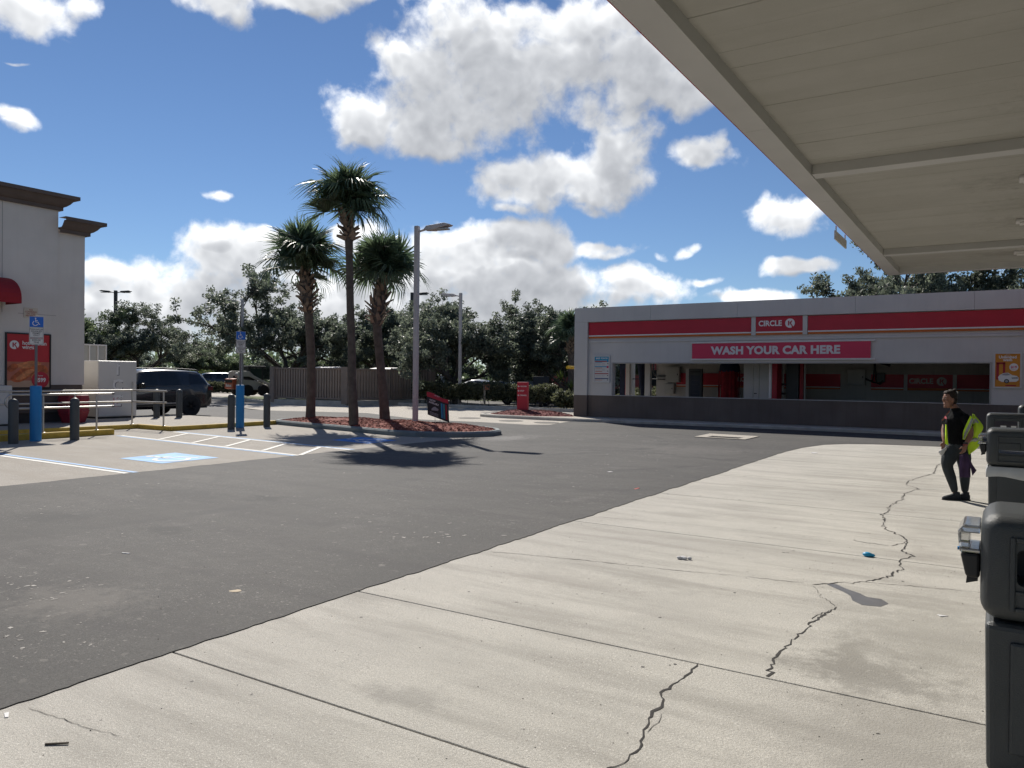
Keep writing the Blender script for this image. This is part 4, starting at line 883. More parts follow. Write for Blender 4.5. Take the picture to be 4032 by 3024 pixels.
# ------------------------------------------------------------------ store wall things
PXW = SX+.004
t = thing('wings_poster', 'black framed red poster advertising hot chicken wings on the store wall', 'poster', (PXW, 11.79, 1.16), R(90))
w, h = .64, 1.66
for a, b in (((-w, -.05, 0), (-w+.04, 0, h)), ((w-.04, -.05, 0), (w, 0, h)), ((-w+.04, -.05, 0), (w-.04, 0, .04)), ((-w+.04, -.05, h-.04), (w-.04, 0, h))): MB().box(a, b).build('frame', M['black'], t)
MB().box((-w+.04, -.03, .04), (w-.04, -.002, h-.04)).build('panel', mat('poster_red', (.45, .022, .03), .6, .1, 1.2), t)
fl = lambda a, b, c_, d_, m, y=-.033: flat(t, a, b, c_, d_, m, y)
logo(t, (-.40, -.031, h-.36), .25, M['white'], M['red'], 0, False, 'round_logo')
text('hot chicken\nwings', .16, M['white'], t, (-.18, -.036, h-.36), align='LEFT', bold=.02, ext=.0005, lines=.78, sx=.92)
fl(-w+.04, w-.04, .22, .80, mat('poster_board', (.42, .13, .08), .6, .25, 3)); fl(-w+.04, w-.04, .04, .24, mat('poster_table', (.48, .30, .2), .6, .15, 2), -.0345)
wing = mat('poster_wing', (.42, .10, .03), .6, .5, 9); wing2 = mat('poster_wing_light', (.55, .2, .075), .6, .4, 10)
def blob(cx, cz, rx, rz_, rot, m, y):
    pts = [(cx+rx*math.cos(a)*math.cos(rot)-rz_*math.sin(a)*math.sin(rot)*(1+.25*math.sin(2*a)), cz+rx*math.cos(a)*math.sin(rot)+rz_*math.sin(a)*math.cos(rot)*(1+.25*math.sin(2*a))) for a in [i*.2618 for i in range(24)]]
    MB().prism(pts, y-.002, y, 'Y').build('printed_wing', m, t)
blob(-.12, .45, .42, .17, .45, wing, -.036); blob(0, .72, .36, .10, .08, wing2, -.038); blob(.32, .58, .24, .14, -.3, wing, -.040); blob(-.45, .62, .16, .10, .3, wing, -.042); blob(-.10, .42, .30, .08, .5, wing2, -.044); blob(.22, .38, .16, .12, .2, wing2, -.046)
MB().prism(disc(30, .25, .33, .26), -.050, -.0485, 'Y').build('price_disc', M['red'], t); text('$599', .17, M['white'], t, (.33, -.053, .25), bold=.03, ext=.0005, sx=.9); text('5 piece', .05, M['white'], t, (.33, -.053, .39), bold=.01, ext=.0005)
t = thing('notice_sign', 'small cream sign reading NO LOITERING ON THIS PROPERTY on store wall', 'sign', (PXW, 11.86, 3.28), R(90))
MB().prism([(-.2, .02), (-.18, 0), (.18, 0), (.2, .02), (.2, .29), (.18, .31), (-.18, .31), (-.2, .29)], -.014, 0, 'Y').build('plate', mat('cream_plate', (.58, .53, .43), .6, .05, 4), t)
text('NO\nLOITERING\nON THIS\nPROPERTY', .064, mat('sign_red_ink', (.34, .05, .03), .6, .1, 5), t, (0, -.017, .155), bold=.012, ext=.0005, lines=.95)
# ice freezer
t = thing('ice_freezer', 'tall white ice freezer with snow topped ICE lettering beside the store', 'freezer', (-25.35, 15.0, .115))
MB().box((-.95, -.68, .06), (0, .68, 1.95)).build('case', mat('freezer_white', (.56, .545, .52), .45, .06, 1.2), t, bevel=.02)
MB().box((-.9, -.64, 0), (-.05, .64, .058)).build('base', M['black'], t)
MB().box((.002, -.66, .09), (.014, .66, 1.93)).build('door', MATS['freezer_white'], t, bevel=.004); MB().tube([(.05, .5, .85), (.05, .5, 1.25)], .015, 6).build('handle', M['steel'], t)
ic = mat('ice_letter', (.66, .65, .64), .5, .05, 5); im = mat('ice_outline', (.07, .07, .10), .6, .1, 5)
for ch, z in (('I', 1.63), ('C', 1.10), ('E', .57)):
    text(ch, .52, im, t, (.016, .0, z), (R(90), 0, R(90)), bold=.035, ext=.001, name='letter_outline'); text(ch, .52, ic, t, (.021, -.022, z+.014), (R(90), 0, R(90)), bold=.026, ext=.001, name='letter')
    k_ = .36 if ch == 'I' else 1
    MB().prism([(x*k_, z+dz) for x, dz in ((-.17, .12), (-.17, .2), (.17, .2), (.17, .13), (.11, .155), (.06, .115), (0, .15), (-.07, .12), (-.12, .15))], .027, .031, 'X').build('snow_cap', ic, t)
MB().box((.016, -.16, .40), (.018, -.02, .74)).build('pink_patch', mat('faded_pink', (.5, .18, .22), .6, .2, 5), t)
t = thing('cage', 'white barred rack standing behind the ice freezer at the store corner', 'rack', (-27.2, 15.2, .115))
for y_ in (-.45, -.15, .15, .45): MB().box((-.02, y_-.02, 0), (.02, y_+.02, 2.55)).build('bar', M['white_metal'], t)
for z in (.1, 1.1, 2.53): MB().box((-.024, -.47, z-.025), (.024, .47, z+.025)).build('rail', M['white_metal'], t)
MB().box((-.7, -.47, .05), (-.03, .47, 2.5)).build('back_box', M['box_grey'], t)
t = thing('basket_bin', 'dark red slatted plastic tub on the pavement below the store wall', 'tub', (-24.1, 12.85, .115))
b = MB(); b.lathe([(.33, 0), (.44, .30), (.44, .84), (.40, .86)], (0, 0, 0), 8); b.build('tub', mat('tub_red', (.22, .012, .025), .6, .15, 5), t, bevel=.01)
for z in (.34, .46, .58, .70): MB().lathe([(.447, z), (.455, z+.01), (.455, z+.045), (.447, z+.055)], (0, 0, 0), 8, caps=False).build('band', MATS['tub_red'], t)
t = thing('white_cabinet', 'white machine cabinet cut by the left edge of the picture', 'cabinet', (-24.1, 10.55, .115))
MB().box((-.4, -.45, .05), (.3, .42, 1.15)).build('case', MATS['freezer_white'], t, bevel=.02); MB().box((-.35, -.4, 0), (.25, .38, .048)).build('base', M['black'], t)

# ------------------------------------------------------------------ light poles
M['pole'] = mat('pole_white', (.50, .46, .44), .6, .1, 2)
def area_light(name, label, loc, h, w, arm_dir, m, group, arm=.34, base=True, double=False):
    t = thing(name, label, 'lamp post', loc, arm_dir, group)
    MB().box((-w/2, -w/2, .02), (w/2, w/2, h)).build('pole', m, t, bevel=.012)
    MB().box((-w/2+.01, -w/2+.01, h+.001), (w/2-.01, w/2-.01, h+.015)).build('cap', m, t)
    if base: MB().box((-w*1.1, -w*1.1, 0), (w*1.1, w*1.1, .035)).build('base_plate', m, t); MB().box((-w*.18, -w/2-.006, .35), (w*.18, -w/2-.001, .62)).build('hand_hole', m, t)
    for s in ((1, -1) if double else (1,)):
        MB().tube([(s*w/2, 0, h-.16), (s*(w/2+arm), 0, h-.09)], .035, 8).build('arm', m, t)
        hd = MB().prism([(s*(w/2+arm-.12), h-.14), (s*(w/2+arm+.2), h-.17), (s*(w/2+arm+.32), h-.14), (s*(w/2+arm+.75), h-.06), (s*(w/2+arm+.80), h-.02), (s*(w/2+arm+.62), h+.03), (s*(w/2+arm), h-.02)], -.15, .15, 'Y').build('lamp_head', m, t, bevel=.015)
        MB().box((min(s*(w/2+arm+.3), s*(w/2+arm+.7)), -.11, h-.165), (max(s*(w/2+arm+.3), s*(w/2+arm+.7)), .11, h-.12)).build('lens', M['box_grey'], hd)
    return t
area_light('lamp_post', 'tall white square lamp post on the palm island, lamp head pointing right', (-15.42, 18.78, .17), 6.17, .14, R(8), M['pole'], 'white lamp posts')
area_light('lamp_post', 'white lamp post behind the hedge kerb with lamp head pointing left', (-25.35, 34.73, .09), 6.22, .15, R(190), M['pole'], 'white lamp posts')
area_light('lamp_post', 'slim white lamp post behind the right blue sign, at the verge', (-39.75, 31.5, .09), 6.22, .14, R(195), M['pole'], 'white lamp posts', base=False)
dk = mat('pole_bronze', (.03, .028, .03), .6, .1, 3)
area_light('lamp_post', 'dark bronze lamp post rising behind the tall white lamp post', (-35.3, 42.5, 0), 7.6, .2, R(25), dk, 'dark lamp posts', base=False)
area_light('lamp_post', 'dark double headed lamp post above the distant trees at left', (-60.2, 35.4, 0), 8.3, .22, R(35), dk, 'dark lamp posts', base=False, double=True)

# ------------------------------------------------------------------ vehicles
SUV = [(-1.04, .50, .86, .93, .80, .82, .80), (-1.0, .42, 1.05, 1.12, .90, .88, .78), (-.93, .38, 1.20, 1.34, .94, .93, .72), (-.72, .36, 1.21, 1.66, .97, .95, .70), (-.5, .34, 1.20, 1.745, .98, .955, .72), (.0, .32, 1.18, 1.78, .985, .96, .735), (.9, .31, 1.14, 1.815, .985, .96, .745), (1.6, .30, 1.10, 1.80, .985, .96, .74), (2.0, .30, 1.08, 1.74, .985, .96, .73), (2.45, .30, 1.07, 1.50, .98, .955, .76), (2.95, .30, 1.08, 1.20, .98, .95, .80), (3.15, .31, 1.05, 1.12, .98, .94, .82), (3.7, .33, .98, 1.03, .95, .90, .78), (3.95, .36, .86, .92, .88, .84, .72), (4.05, .45, .68, .74, .78, .76, .68)]
SEDAN = [(-1.0, .45, .78, .86, .74, .76, .72), (-.92, .36, .93, .99, .82, .82, .72), (-.5, .30, .96, 1.04, .88, .86, .68), (-.2, .28, .95, 1.20, .89, .86, .62), (.3, .26, .94, 1.40, .90, .87, .58), (.9, .25, .92, 1.45, .90, .87, .60), (1.5, .25, .91, 1.40, .90, .87, .60), (2.0, .25, .90, 1.18, .90, .86, .66), (2.45, .26, .89, .97, .89, .84, .72), (3.1, .28, .82, .87, .86, .80, .70), (3.5, .34, .68, .75, .78, .74, .62), (3.6, .42, .58, .62, .66, .64, .56)]
def car(label, loc, rz, stations, body_m, wb_=3.07, wr=.385, detail=True, wins=None, group=None, name='parked_car', tint=None):
    t = thing(name, label, 'car', loc, rz, group)
    def sec(i): return stations[i]
    def half(s_):
        y, zb, zbelt, zt, wl, wbt, wr_ = s_
        return [(0, zb), (wl*.9, zb), (wl, zb+.10), (wl*1.0, (zb+zbelt)/2), (wbt, zbelt), (lerp(wbt, wr_, .5)+.015, lerp(zbelt, zt-.06, .5)), (wr_, zt-.06), (wr_-.10, zt-.012), (0, zt+.012)]
    rows = []
    for s_ in stations:
        h_ = half(s_); rows.append([(x, s_[0], z) for x, z in h_]+[(-x, s_[0], z) for x, z in h_[-2::-1]])
    b = MB(); b.grid(rows); k = len(rows[0]); n0 = len(b.v)
    b.f += [tuple(range(k)), tuple(range(n0-1, n0-k-1, -1))]; b.m += [0, 0]
    body = b.build('body', body_m, t, smooth=38)
    ysn = [s_[0] for s_ in stations]
    def at_y(y):
        for i in range(len(stations)-1):
            if ysn[i] <= y <= ysn[i+1]:
                u = (y-ysn[i])/(ysn[i+1]-ysn[i]); return [lerp(a, c_, u) for a, c_ in zip(stations[i], stations[i+1])]
        return list(stations[-1])
    def side(y, v, sg, off=.006):
        h_ = half(at_y(y)); p4, p5, p6 = h_[4], h_[5], h_[6]
        p = (lerp(p4[0], p5[0], v*2), lerp(p4[1], p5[1], v*2)) if v < .5 else (lerp(p5[0], p6[0], v*2-1), lerp(p5[1], p6[1], v*2-1))
        return (sg*(p[0]+off), y, p[1]+off*.4)
    gl = tint or M['glass_dark']
    for sg in (1, -1):
        for nm, pts in wins:
            # pts: bottom-left, bottom-right, top-right, top-left as (y, v)
            rws = []
            for i in range(7):
                u = i/6; rws.append([side(lerp(lerp(pts[0][0], pts[1][0], u), lerp(pts[3][0], pts[2][0], u), vv), lerp(lerp(pts[0][1], pts[1][1], u), lerp(pts[3][1], pts[2][1], u), vv), sg) for vv in (0, .25, .5, .75, 1)])
            MB().grid(rws).build('window', gl, t, smooth=180)
    def screen(i0, i1, nm):
        a, c_ = stations[i0], stations[i1]; rws = []
        for u in (0.06, .5, .94):
            s_ = [lerp(p, q, u) for p, q in zip(a, c_)]; hw = s_[6]-.06
            n_ = Vector((0, -(c_[3]-a[3]), c_[0]-a[0])).normalized()*.012
            if n_.z < 0: n_ = -n_
            rws.append([(x, s_[0]+n_.y, s_[3]+n_.z+.006*(1-abs(x))) for x in (-hw, -hw/2, 0, hw/2, hw)])
        MB().grid(rws).build(nm, gl if nm == 'rear_window' else M['glass_dark'], t, smooth=180)
    if stations is SUV: screen(2, 4, 'rear_window'); screen(8, 10, 'windscreen')
    else: screen(2, 4, 'rear_window'); screen(6, 8, 'windscreen')
    hwid = stations[len(stations)//2][4]
    for y in (0, wb_):
        for sg in (1, -1):
            # arch, tyre, rim with spokes
            MB().lathe([(wr*1.13, sg*(hwid-.02)), (wr*1.13, sg*(hwid+.006)), (.02, sg*(hwid+.006))], (0, y, wr+.02), 22, 'X').build('wheel_arch', M['black'], t)
            w_ = MB().lathe([(wr*.62, sg*(hwid-.18)), (wr*.96, sg*(hwid-.18)), (wr, sg*(hwid-.14)), (wr, sg*(hwid-.01)), (wr*.96, sg*(hwid+.018)), (wr*.64, sg*(hwid+.016))], (0, y, wr), 24, 'X').build('wheel', M['tyre'], t, smooth=40)
            rim = MB(); rm = M['black'] if stations is SUV else M['steel']
            rim.lathe([(wr*.63, sg*(hwid+.004)), (wr*.60, sg*(hwid+.018)), (wr*.54, sg*(hwid+.008))], (0, y, wr), 22, 'X', caps=False); rim.lathe([(wr*.14, sg*(hwid-.02)), (wr*.13, sg*(hwid+.022)), (.01, sg*(hwid+.024))], (0, y, wr), 12, 'X')
            if detail:
                for q in range(6):
                    a = q*math.pi/3; ca, sa = math.cos(a), math.sin(a)
                    rim.add([(sg*(hwid+.016), y+wr*(.1*ca-.07*sa), wr+wr*(.1*sa+.07*ca)), (sg*(hwid+.016), y+wr*(.1*ca+.07*sa), wr+wr*(.1*sa-.07*ca)), (sg*(hwid+.016), y+wr*(.57*ca+.05*sa), wr+wr*(.57*sa-.05*ca)), (sg*(hwid+.016), y+wr*(.57*ca-.05*sa), wr+wr*(.57*sa+.05*ca))], [(0, 1, 2, 3)])
            rim.build('rim', mat('rim_dark', (.05, .05, .052), .3, .1, 4, metal=.8) if stations is SUV else M['steel'], w_)
    for sg in (1, -1):
        yr, yf = stations[1][0], stations[-3][0]
        tl = MB(); tl.box((min(sg*(hwid*.66), sg*(hwid*.985)), yr-.02, stations[1][2]-.06), (max(sg*(hwid*.66), sg*(hwid*.985)), yr+.20, stations[1][2]+.10)); tl.build('tail_light', mat('tail_red', (.10, .006, .008), .15, .1, 3), t, bevel=.02)
        MB().box((min(sg*hwid*.55, sg*hwid*.9), yf-.1, stations[-3][2]-.18), (max(sg*hwid*.55, sg*hwid*.9), yf+.16, stations[-3][2]-.03)).build('headlight', M['box_grey'], t, bevel=.02)
        if detail:
            my = wins[-1][1][1][0]-.22
            MB().box((min(sg*(hwid-.02), sg*(hwid+.22)), my-.06, 1.10), (max(sg*(hwid-.02), sg*(hwid+.22)), my+.10, 1.28)).build('mirror', body_m, t, bevel=.03)
            for hy in (.65, 1.75): MB().box((min(sg*(hwid-.005), sg*(hwid+.025)), hy, .99), (max(sg*(hwid-.005), sg*(hwid+.025)), hy+.2, 1.02)).build('door_handle', body_m, t, bevel=.006)
            MB().tube(smooth_path([(sg*.70, -.5, 1.75), (sg*.71, -.3, 1.81), (sg*.72, .8, 1.85), (sg*.72, 1.4, 1.84), (sg*.71, 1.7, 1.79)], 4), .02, 6).build('roof_rail', M['black'], t, smooth=180)
            for dy in (.52, 1.62, 2.62): MB().box((min(sg*(hwid-.001), sg*(hwid+.0035)), dy, .42), (max(sg*(hwid-.001), sg*(hwid+.0035)), dy+.008, 1.05)).build('door_seam', M['black'], t)
            MB().box((min(sg*(hwid-.002), sg*(hwid+.012)), .45, .50), (max(sg*(hwid-.002), sg*(hwid+.012)), 2.6, .54)).build('side_trim', M['steel'], t, bevel=.004)
            MB().box((min(sg*(hwid*.965), sg*(hwid*.975+.01)), .0, 1.165), (max(sg*(hwid*.965), sg*(hwid*.975+.01)), 2.5, 1.18)).build('belt_trim', mat('trim_dark', (.1, .1, .1), .3, .1, 3), t)
    bz = stations[0][1]
    MB().box((-.3, stations[0][0]-.006, bz+.16), (.3, stations[0][0]+.02, bz+.3)).build('number_plate', M['sign_white'], t)
    MB().box((-hwid*.9, -.8, bz-.2), (hwid*.9, wb_+.6, bz+.02)).build('underbody', M['black'], t)
    return t
black_paint = mat('car_black', (.012, .013, .016), .22, .05, 2, coat=.6)
suvw = [('q', [(-.78, .10), (.02, .10), (-.05, .86), (-.55, .86)]), ('r', [(.38, .10), (1.28, .08), (1.28, .90), (.55, .90)]), ('f', [(1.36, .08), (2.30, .08), (1.92, .88), (1.36, .90)])]
car('black sport utility car parked beyond the ice freezer and bollards', (-27.62, 18.72, .01), math.pi, SUV, black_paint, 2.98, .385, True, suvw, name='parked_suv')
sedw = [('r', [(-.05, .10), (.72, .08), (.72, .90), (.30, .88)]), ('f', [(.80, .08), (1.85, .08), (1.45, .88), (.80, .90)])]
P_white = mat('car_white', (.60, .60, .60), .25, .04, 2, coat=.5); P_sil = mat('car_silver', (.38, .40, .42), .3, .05, 2, metal=.5, coat=.5); P_dark = mat('car_dark', (.02, .025, .035), .25, .05, 2, coat=.5); P_lb = mat('car_pale_blue', (.42, .48, .55), .25, .05, 2, coat=.5)
G_ = 'distant cars beyond the hedge'
for lab, loc, rz, st_, pm in [
    ('white estate car beyond the hedge, right of the refuse enclosure', (-38.2, 47.0, 0), R(-70), SUV, P_white),
    ('pale blue car in the far lot just left of the refuse enclosure', (-58.2, 51.2, 0), R(-60), SEDAN, P_lb),
    ('dark car in the far lot left of the skid loader', (-62.8, 46.2, 0), R(-30), SUV, P_dark),
    ('silver car in the far lot partly behind the skid loader', (-67.2, 51.0, 0), R(-35), SUV, P_sil),
    ('white car far beyond the hedge near the slim white lamp post', (-38.3, 53.8, 0), R(-80), SEDAN, P_white),
    ('dark windowed silver car beyond the hedge, right of another white car', (-35.2, 52.6, 0), R(-80), SEDAN, P_sil),
    ('silver grey car on the street behind the red direction sign', (-25.3, 40.4, 0), R(-88), SEDAN, P_sil)]:
    car(lab, loc, rz, st_, pm, 2.98 if st_ is SUV else 2.7, .36 if st_ is SUV else .32, False, suvw if st_ is SUV else sedw, G_)

# ------------------------------------------------------------------ skid steer loader
t = thing('skid_loader', 'white and orange skid steer loader standing on the verge', 'loader', (-47.4, 38.4, .06), R(80))
LW = mat('loader_white', (.52, .50, .46), .5, .12, 2); LO = mat('loader_orange', (.42, .085, .035), .55, .15, 2)
# local: front = +X, left... side seen from -Y
MB().prism([(-1.55, .55), (-.2, .45), (.95, .45), (1.05, .75), (.55, 1.0), (-.35, 1.2), (-1.5, 1.2)], -.55, .55, 'Y').build('chassis', LW, t, bevel=.03)
MB().prism([(-1.78, .55), (-1.50, .5), (-1.46, 1.30), (-1.76, 1.26)], -.62, .62, 'Y').build('tailgate', LO, t, bevel=.03)
text('Bobcat', .30, M['white'], t, (-1.79, .0, .78), (R(90), 0, R(-90)), bold=.02)
MB().box((-1.80, -.5, .98), (-1.765, .5, 1.2)).build('grille', M['black'], t)
for s_ in (-1, 1):
    y = .68*s_
    MB().prism([(-1.45, 1.2), (-1.4, 1.78), (-1.2, 1.85), (-.55, 1.85), (-.2, 1.55), (.6, 1.15), (1.15, .95), (1.3, .62), (1.12, .55), (.95, .85), (.1, 1.18), (-.55, 1.45), (-1.1, 1.45), (-1.15, 1.15)], min(y-.07, y+.07), max(y-.07, y+.07), 'Y').build('lift_arm', LW, t, bevel=.02)
    for x in (-.72, .55):
        MB().lathe([(.2, -.15), (.36, -.15), (.42, -.10), (.42, .10), (.36, .15), (.2, .15)], (x, .8*s_, .42), 20, 'Y').build('tyre', M['tyre'], t, smooth=40)
        MB().lathe([(.21, -.1), (.21, .1)], (x, .8*s_, .42), 14, 'Y').build('hub', LO, t)
    MB().prism([(-1.15, 1.3), (-.35, 1.3), (-.5, 1.5), (-1.1, 1.5)], min(.6*s_, .64*s_), max(.6*s_, .64*s_), 'Y').build('side_vent', M['black'], t)
cabn = MB()
for x0_, x1_, a, b_ in ((-.45, -.30, 1.15, 2.12), (.62, .72, 1.0, 2.12)):
    for s_ in (-1, 1): cabn.box((x0_, s_*.46-.05, a), (x1_, s_*.46+.05, b_))
cabn.box((-.55, -.56, 2.10), (.86, .56, 2.20)); cabn.box((-.5, -.5, 1.0), (-.44, .5, 2.1)); cabn.box((-.45, -.5, .98), (.7, .5, 1.12))
cabn.build('cab', mat('cab_dark', (.03, .03, .03), .5, .1, 3), t, bevel=.01)
MB().box((-.56, -.58, 2.203), (.88, .58, 2.25)).build('cab_roof', LW, t, bevel=.01)
for s_ in (-1, 1): MB().box((-.29, s_*.5-.006, 1.3), (.6, s_*.5+.006, 2.06)).build('side_window', mat('cab_glass', (.04, .06, .05), .1, .1, 2, spec=.6), t)
MB().box((-.1, -.25, 1.15), (.25, .25, 1.6)).build('seat', M['black'], t)
MB().lathe([(.16, -.3), (.2, -.25), (.2, .25), (.16, .3)], (-1.0, 0, 1.55), 14, 'Y').build('exhaust_drum', M['box_grey'], t)
MB().prism([(1.15, .12), (2.35, .10), (2.38, .16), (1.5, .28), (1.42, .85), (1.25, .85), (1.15, .5)], -.9, .9, 'Y').build('bucket', M['bollard'], t, bevel=.01)
MB().box((1.2, -.4, .62), (1.55, .4, .86)).build('coupler', M['white_metal'], t)

# ------------------------------------------------------------------ refuse enclosure
ebd = mat('enclosure_brown', (.27, .215, .175), .85, .12, 2, .25, 50); ebp = mat('enclosure_post', (.22, .175, .145), .85, .1, 2, .25, 50)
EL, EM, EN, ER = Vector((-34.9, 30.0, 0)), Vector((-30.35, 30.75, 0)), Vector((-29.95, 31.2, 0)), Vector((-29.1, 37.0, 0))
en = thing('refuse_enclosure', 'brown boarded refuse enclosure with double gates behind the palms', 'enclosure', (-32, 33, .0))
def fence(A, B, n, z0_, z1_, posts=True, gap_mid=False):
    d = (B-A); L_ = d.length; u = d.normalized(); ang = math.atan2(u.y, u.x); step = L_/n; sl_ = None
    for i in range(n):
        if gap_mid and i == n//2: continue
        c = A+u*(step*(i+.5)) - en.location
        if sl_ is None:
            sl_ = MB().prism([(-step*.5+.004, .05), (-step*.5+.004, .035), (-step*.26, .035), (-step*.24, -.035), (step*.24, -.035), (step*.26, .035), (step*.5-.004, .035), (step*.5-.004, .05)], z0_, z1_).build('board', ebd, en); q = sl_
        else: q = bpy.data.objects.new('board', sl_.data); link(q, en)
        q.location = (c.x, c.y, random.uniform(-.006, .006)); q.rotation_euler = (0, 0, ang)
    for z in (z0_+.02, z1_-.06):
        m_ = (A+B)/2-en.location; MB().cbox((0, -.045, z+.03), (L_, .03, .09)).build('rail', ebp, en).location = (m_.x, m_.y, 0); en.children[-1].rotation_euler = (0, 0, ang)
fence(EL, EM, 26, .32, 2.06); fence(EN, EN+(ER-EN)*.44, 13, .30, 2.04); fence(EN+(ER-EN)*.47, EN+(ER-EN)*.93, 13, .30, 2.04)
for p, s_ in ((EL+Vector((-.15, 0, 0)), .34), (EM+Vector((.16, .1, 0)), .42), (ER+(EN-ER)*.02, .42), (EN+(ER-EN)*.455, .10)):
    c = p-en.location; MB().box((c.x-s_/2, c.y-s_/2, .1), (c.x+s_/2, c.y+s_/2, 2.12)).build('post', ebp, en, bevel=.01)
for A, B in ((EL+Vector((-.3, -.08, 0)), EM), (EN, ER)):
    m_ = (A+B)/2-en.location; L_ = (B-A).length+.5; o = MB().cbox((0, .02, .12), (L_, .24, .30)).build('footing', M['kerb'], en); o.location = (m_.x, m_.y, 0); o.rotation_euler = (0, 0, math.atan2(B.y-A.y, B.x-A.x))
back = [(-35.2, 38.4)]; 
fence(Vector((-35.1, 30.3, 0)), Vector((-34.6, 37.8, 0)), 24, .32, 2.06); fence(Vector((-34.5, 37.9, 0)), Vector((-29.3, 37.3, 0)), 18, .32, 2.06)
for lab, x, y in (('white lidded dumpster seen over the left fence panel', -33.2, 32.4), ('white lidded dumpster seen over the right gate', -31.2, 35.2)):
    t = thing('dumpster', lab, 'dumpster', (x, y, .0), R(8), 'dumpsters inside the enclosure')
    MB().prism([(-1.0, .2), (1.0, .2), (1.0, 1.95), (.2, 2.1), (-1.0, 1.8)], -.8, .8, 'X').build('bin', mat('dumpster_green', (.05, .08, .06), .6, .2, 2), t)
    MB().cbox((0, .6, 2.10), (1.62, .85, .05), 0, R(-8)).build('lid', M['black'], t); MB().cbox((0, -.35, 2.08), (1.62, 1.1, .06), 0, R(6)).build('lid', M['white_metal'], t)

# ------------------------------------------------------------------ yard sign, direction sign, others
t = thing('yard_sign', 'tilted black and red NOW AVAILABLE yard sign in the palm mulch', 'sign', (-14.81, 19.1, .2), R(30))
for x in (-.06, .10): MB().tube([(x, 0, -.05), (x, 0, .46)], .006, 5).build('wire_leg', M['steel'], t)
pn = bpy.data.objects.new('panel', None); 
def warp(u, v): 
    x = -.33+.68*u+.04*(1-v); return (x, -.02+.01*math.sin(u*6), .98-.72*(1-v)-.24*u+(.025*math.sin(u*math.pi*2) if v > .9 else 0)+.04*(u > .48 and v > .99)*0)
b = MB(); b.grid([[warp(i/12, j/8) for j in range(9)] for i in range(13)]); b.build('board', M['black'], t, solid=.006)
def wp(u0, u1, v0, v1, m, nm='print', off=.009):
    MB().grid([[(lambda p: (p[0], p[1]-off, p[2]))(warp(lerp(u0, u1, i/8), lerp(v0, v1, j/3))) for j in range(4)] for i in range(9)]).build(nm, m, t)
wp(.005, .995, .80, .995, M['red'], 'red_header')
for (a, c_, m_) in ((.64, .70, cy), (.71, .745, mat('ys_blue', (.015, .08, .3), .5, .1, 3)), (.75, .82, mat('ys_teal', (.05, .25, .25), .5, .1, 3)), (.85, .92, M['dark_red']), (.94, .985, mat('ys_green', (.02, .05, .03), .5, .1, 3))): wp(a, c_, .08, .72, m_, 'printed_bottle')
rot_ = (R(90), R(19), 0)
text('NOW', .075, M['white'], t, (-.14, -.042, .70), rot_, bold=.02, ext=.0004); text('AVAILABLE', .075, M['white'], t, (-.10, -.042, .61), rot_, bold=.02, ext=.0004, sx=.9)
b = MB(); q = [(-.17, .40), (-.16, .46), (-.10, .50), (-.05, .51), (0, .46), (.05, .44), (.04, .38)]
b.prism(q, -.044, -.042, 'Y'); b.build('print', gy, t); text('CIRCLE K', .04, M['white'], t, (0, -.042, .84), rot_, bold=.01, ext=.0004)
for k in range(3): wp(.1, .5, .06+.05*k, .08+.05*k, gy)
t = thing('direction_sign', 'red pylon sign with arrows reading VACUUM, SHOP, PARKING', 'sign', (-16.95, 27.75, .2), R(10))
MB().box((-.235, -.09, 0), (.235, .09, 1.26)).build('pylon', M['red'], t, bevel=.012)
for s_, z in (('VACUUM', 1.08), ('SHOP', .89), ('PARKING', .70)):
    text(s_, .075, M['white'], t, (-.085, -.093, z), align='LEFT', bold=.02, ext=.001, sx=.9)
    b = MB(); 
    for poly in ([(-.20, z-.009), (-.115, z-.009), (-.115, z+.009), (-.20, z+.009)], [(-.21, z), (-.165, z+.042), (-.15, z+.03), (-.185, z)], [(-.21, z), (-.185, z), (-.15, z-.03), (-.165, z-.042)]): b.prism(poly, -.096, -.0905, 'Y')
    b.build('arrow', M['white'], t)
t = thing('menu_board', 'black back of a menu board standing behind the low hedge', 'board', (-21.2, 36.6, 0), R(25))
MB().box((-.44, -.08, .85), (.44, .08, 1.72)).build('panel', mat('board_black', (.006, .009, .016), .5, .1, 3), t, bevel=.015); MB().box((-.07, -.06, 0), (.07, .06, .85)).build('post', M['black'], t)
t = thing('post_sign', 'small wooden post with a weathered orange marked box on top', 'post', (-23.1, 33.9, .09), R(30))
MB().box((-.05, -.05, 0), (.05, .05, .86)).build('post', mat('weathered_wood', (.28, .24, .18), .9, .2, 6), t); MB().box((-.09, -.07, .86), (.30, .07, 1.2)).build('box', mat('rusty_box', (.10, .075, .055), .8, .3, 7), t, bevel=.01)
b = MB(); 
for a in ((.0, .24, 1.13, 1.16), (.0, .03, 1.0, 1.13), (.0, .16, .97, 1.0), (.14, .17, .9, .97), (.22, .25, .9, 1.16), (.0, .14, .9, .93)): b.box((a[0]+.02, -.078, a[2]), (a[1]+.02, -.071, a[3]))
b.build('marking', mat('faded_orange', (.45, .14, .06), .7, .3, 8), t)
t = thing('round_sign', 'round pale sign on a post seen between the far trunks', 'sign', (-32.4, 51.0, 0), R(32))
MB().prism(disc(24, .30, 0, 1.85), -.02, .0, 'Y').build('disc', M['sign_white'], t); MB().box((-.03, .002, 0), (.03, .05, 2.0)).build('post', M['steel'], t); MB().box((-.05, -.026, 1.62), (.05, -.021, 2.08)).build('stripe', gy, t)
t = thing('far_building', 'low dark red building glimpsed beyond the street trees', 'building', (-43, 78, 0))
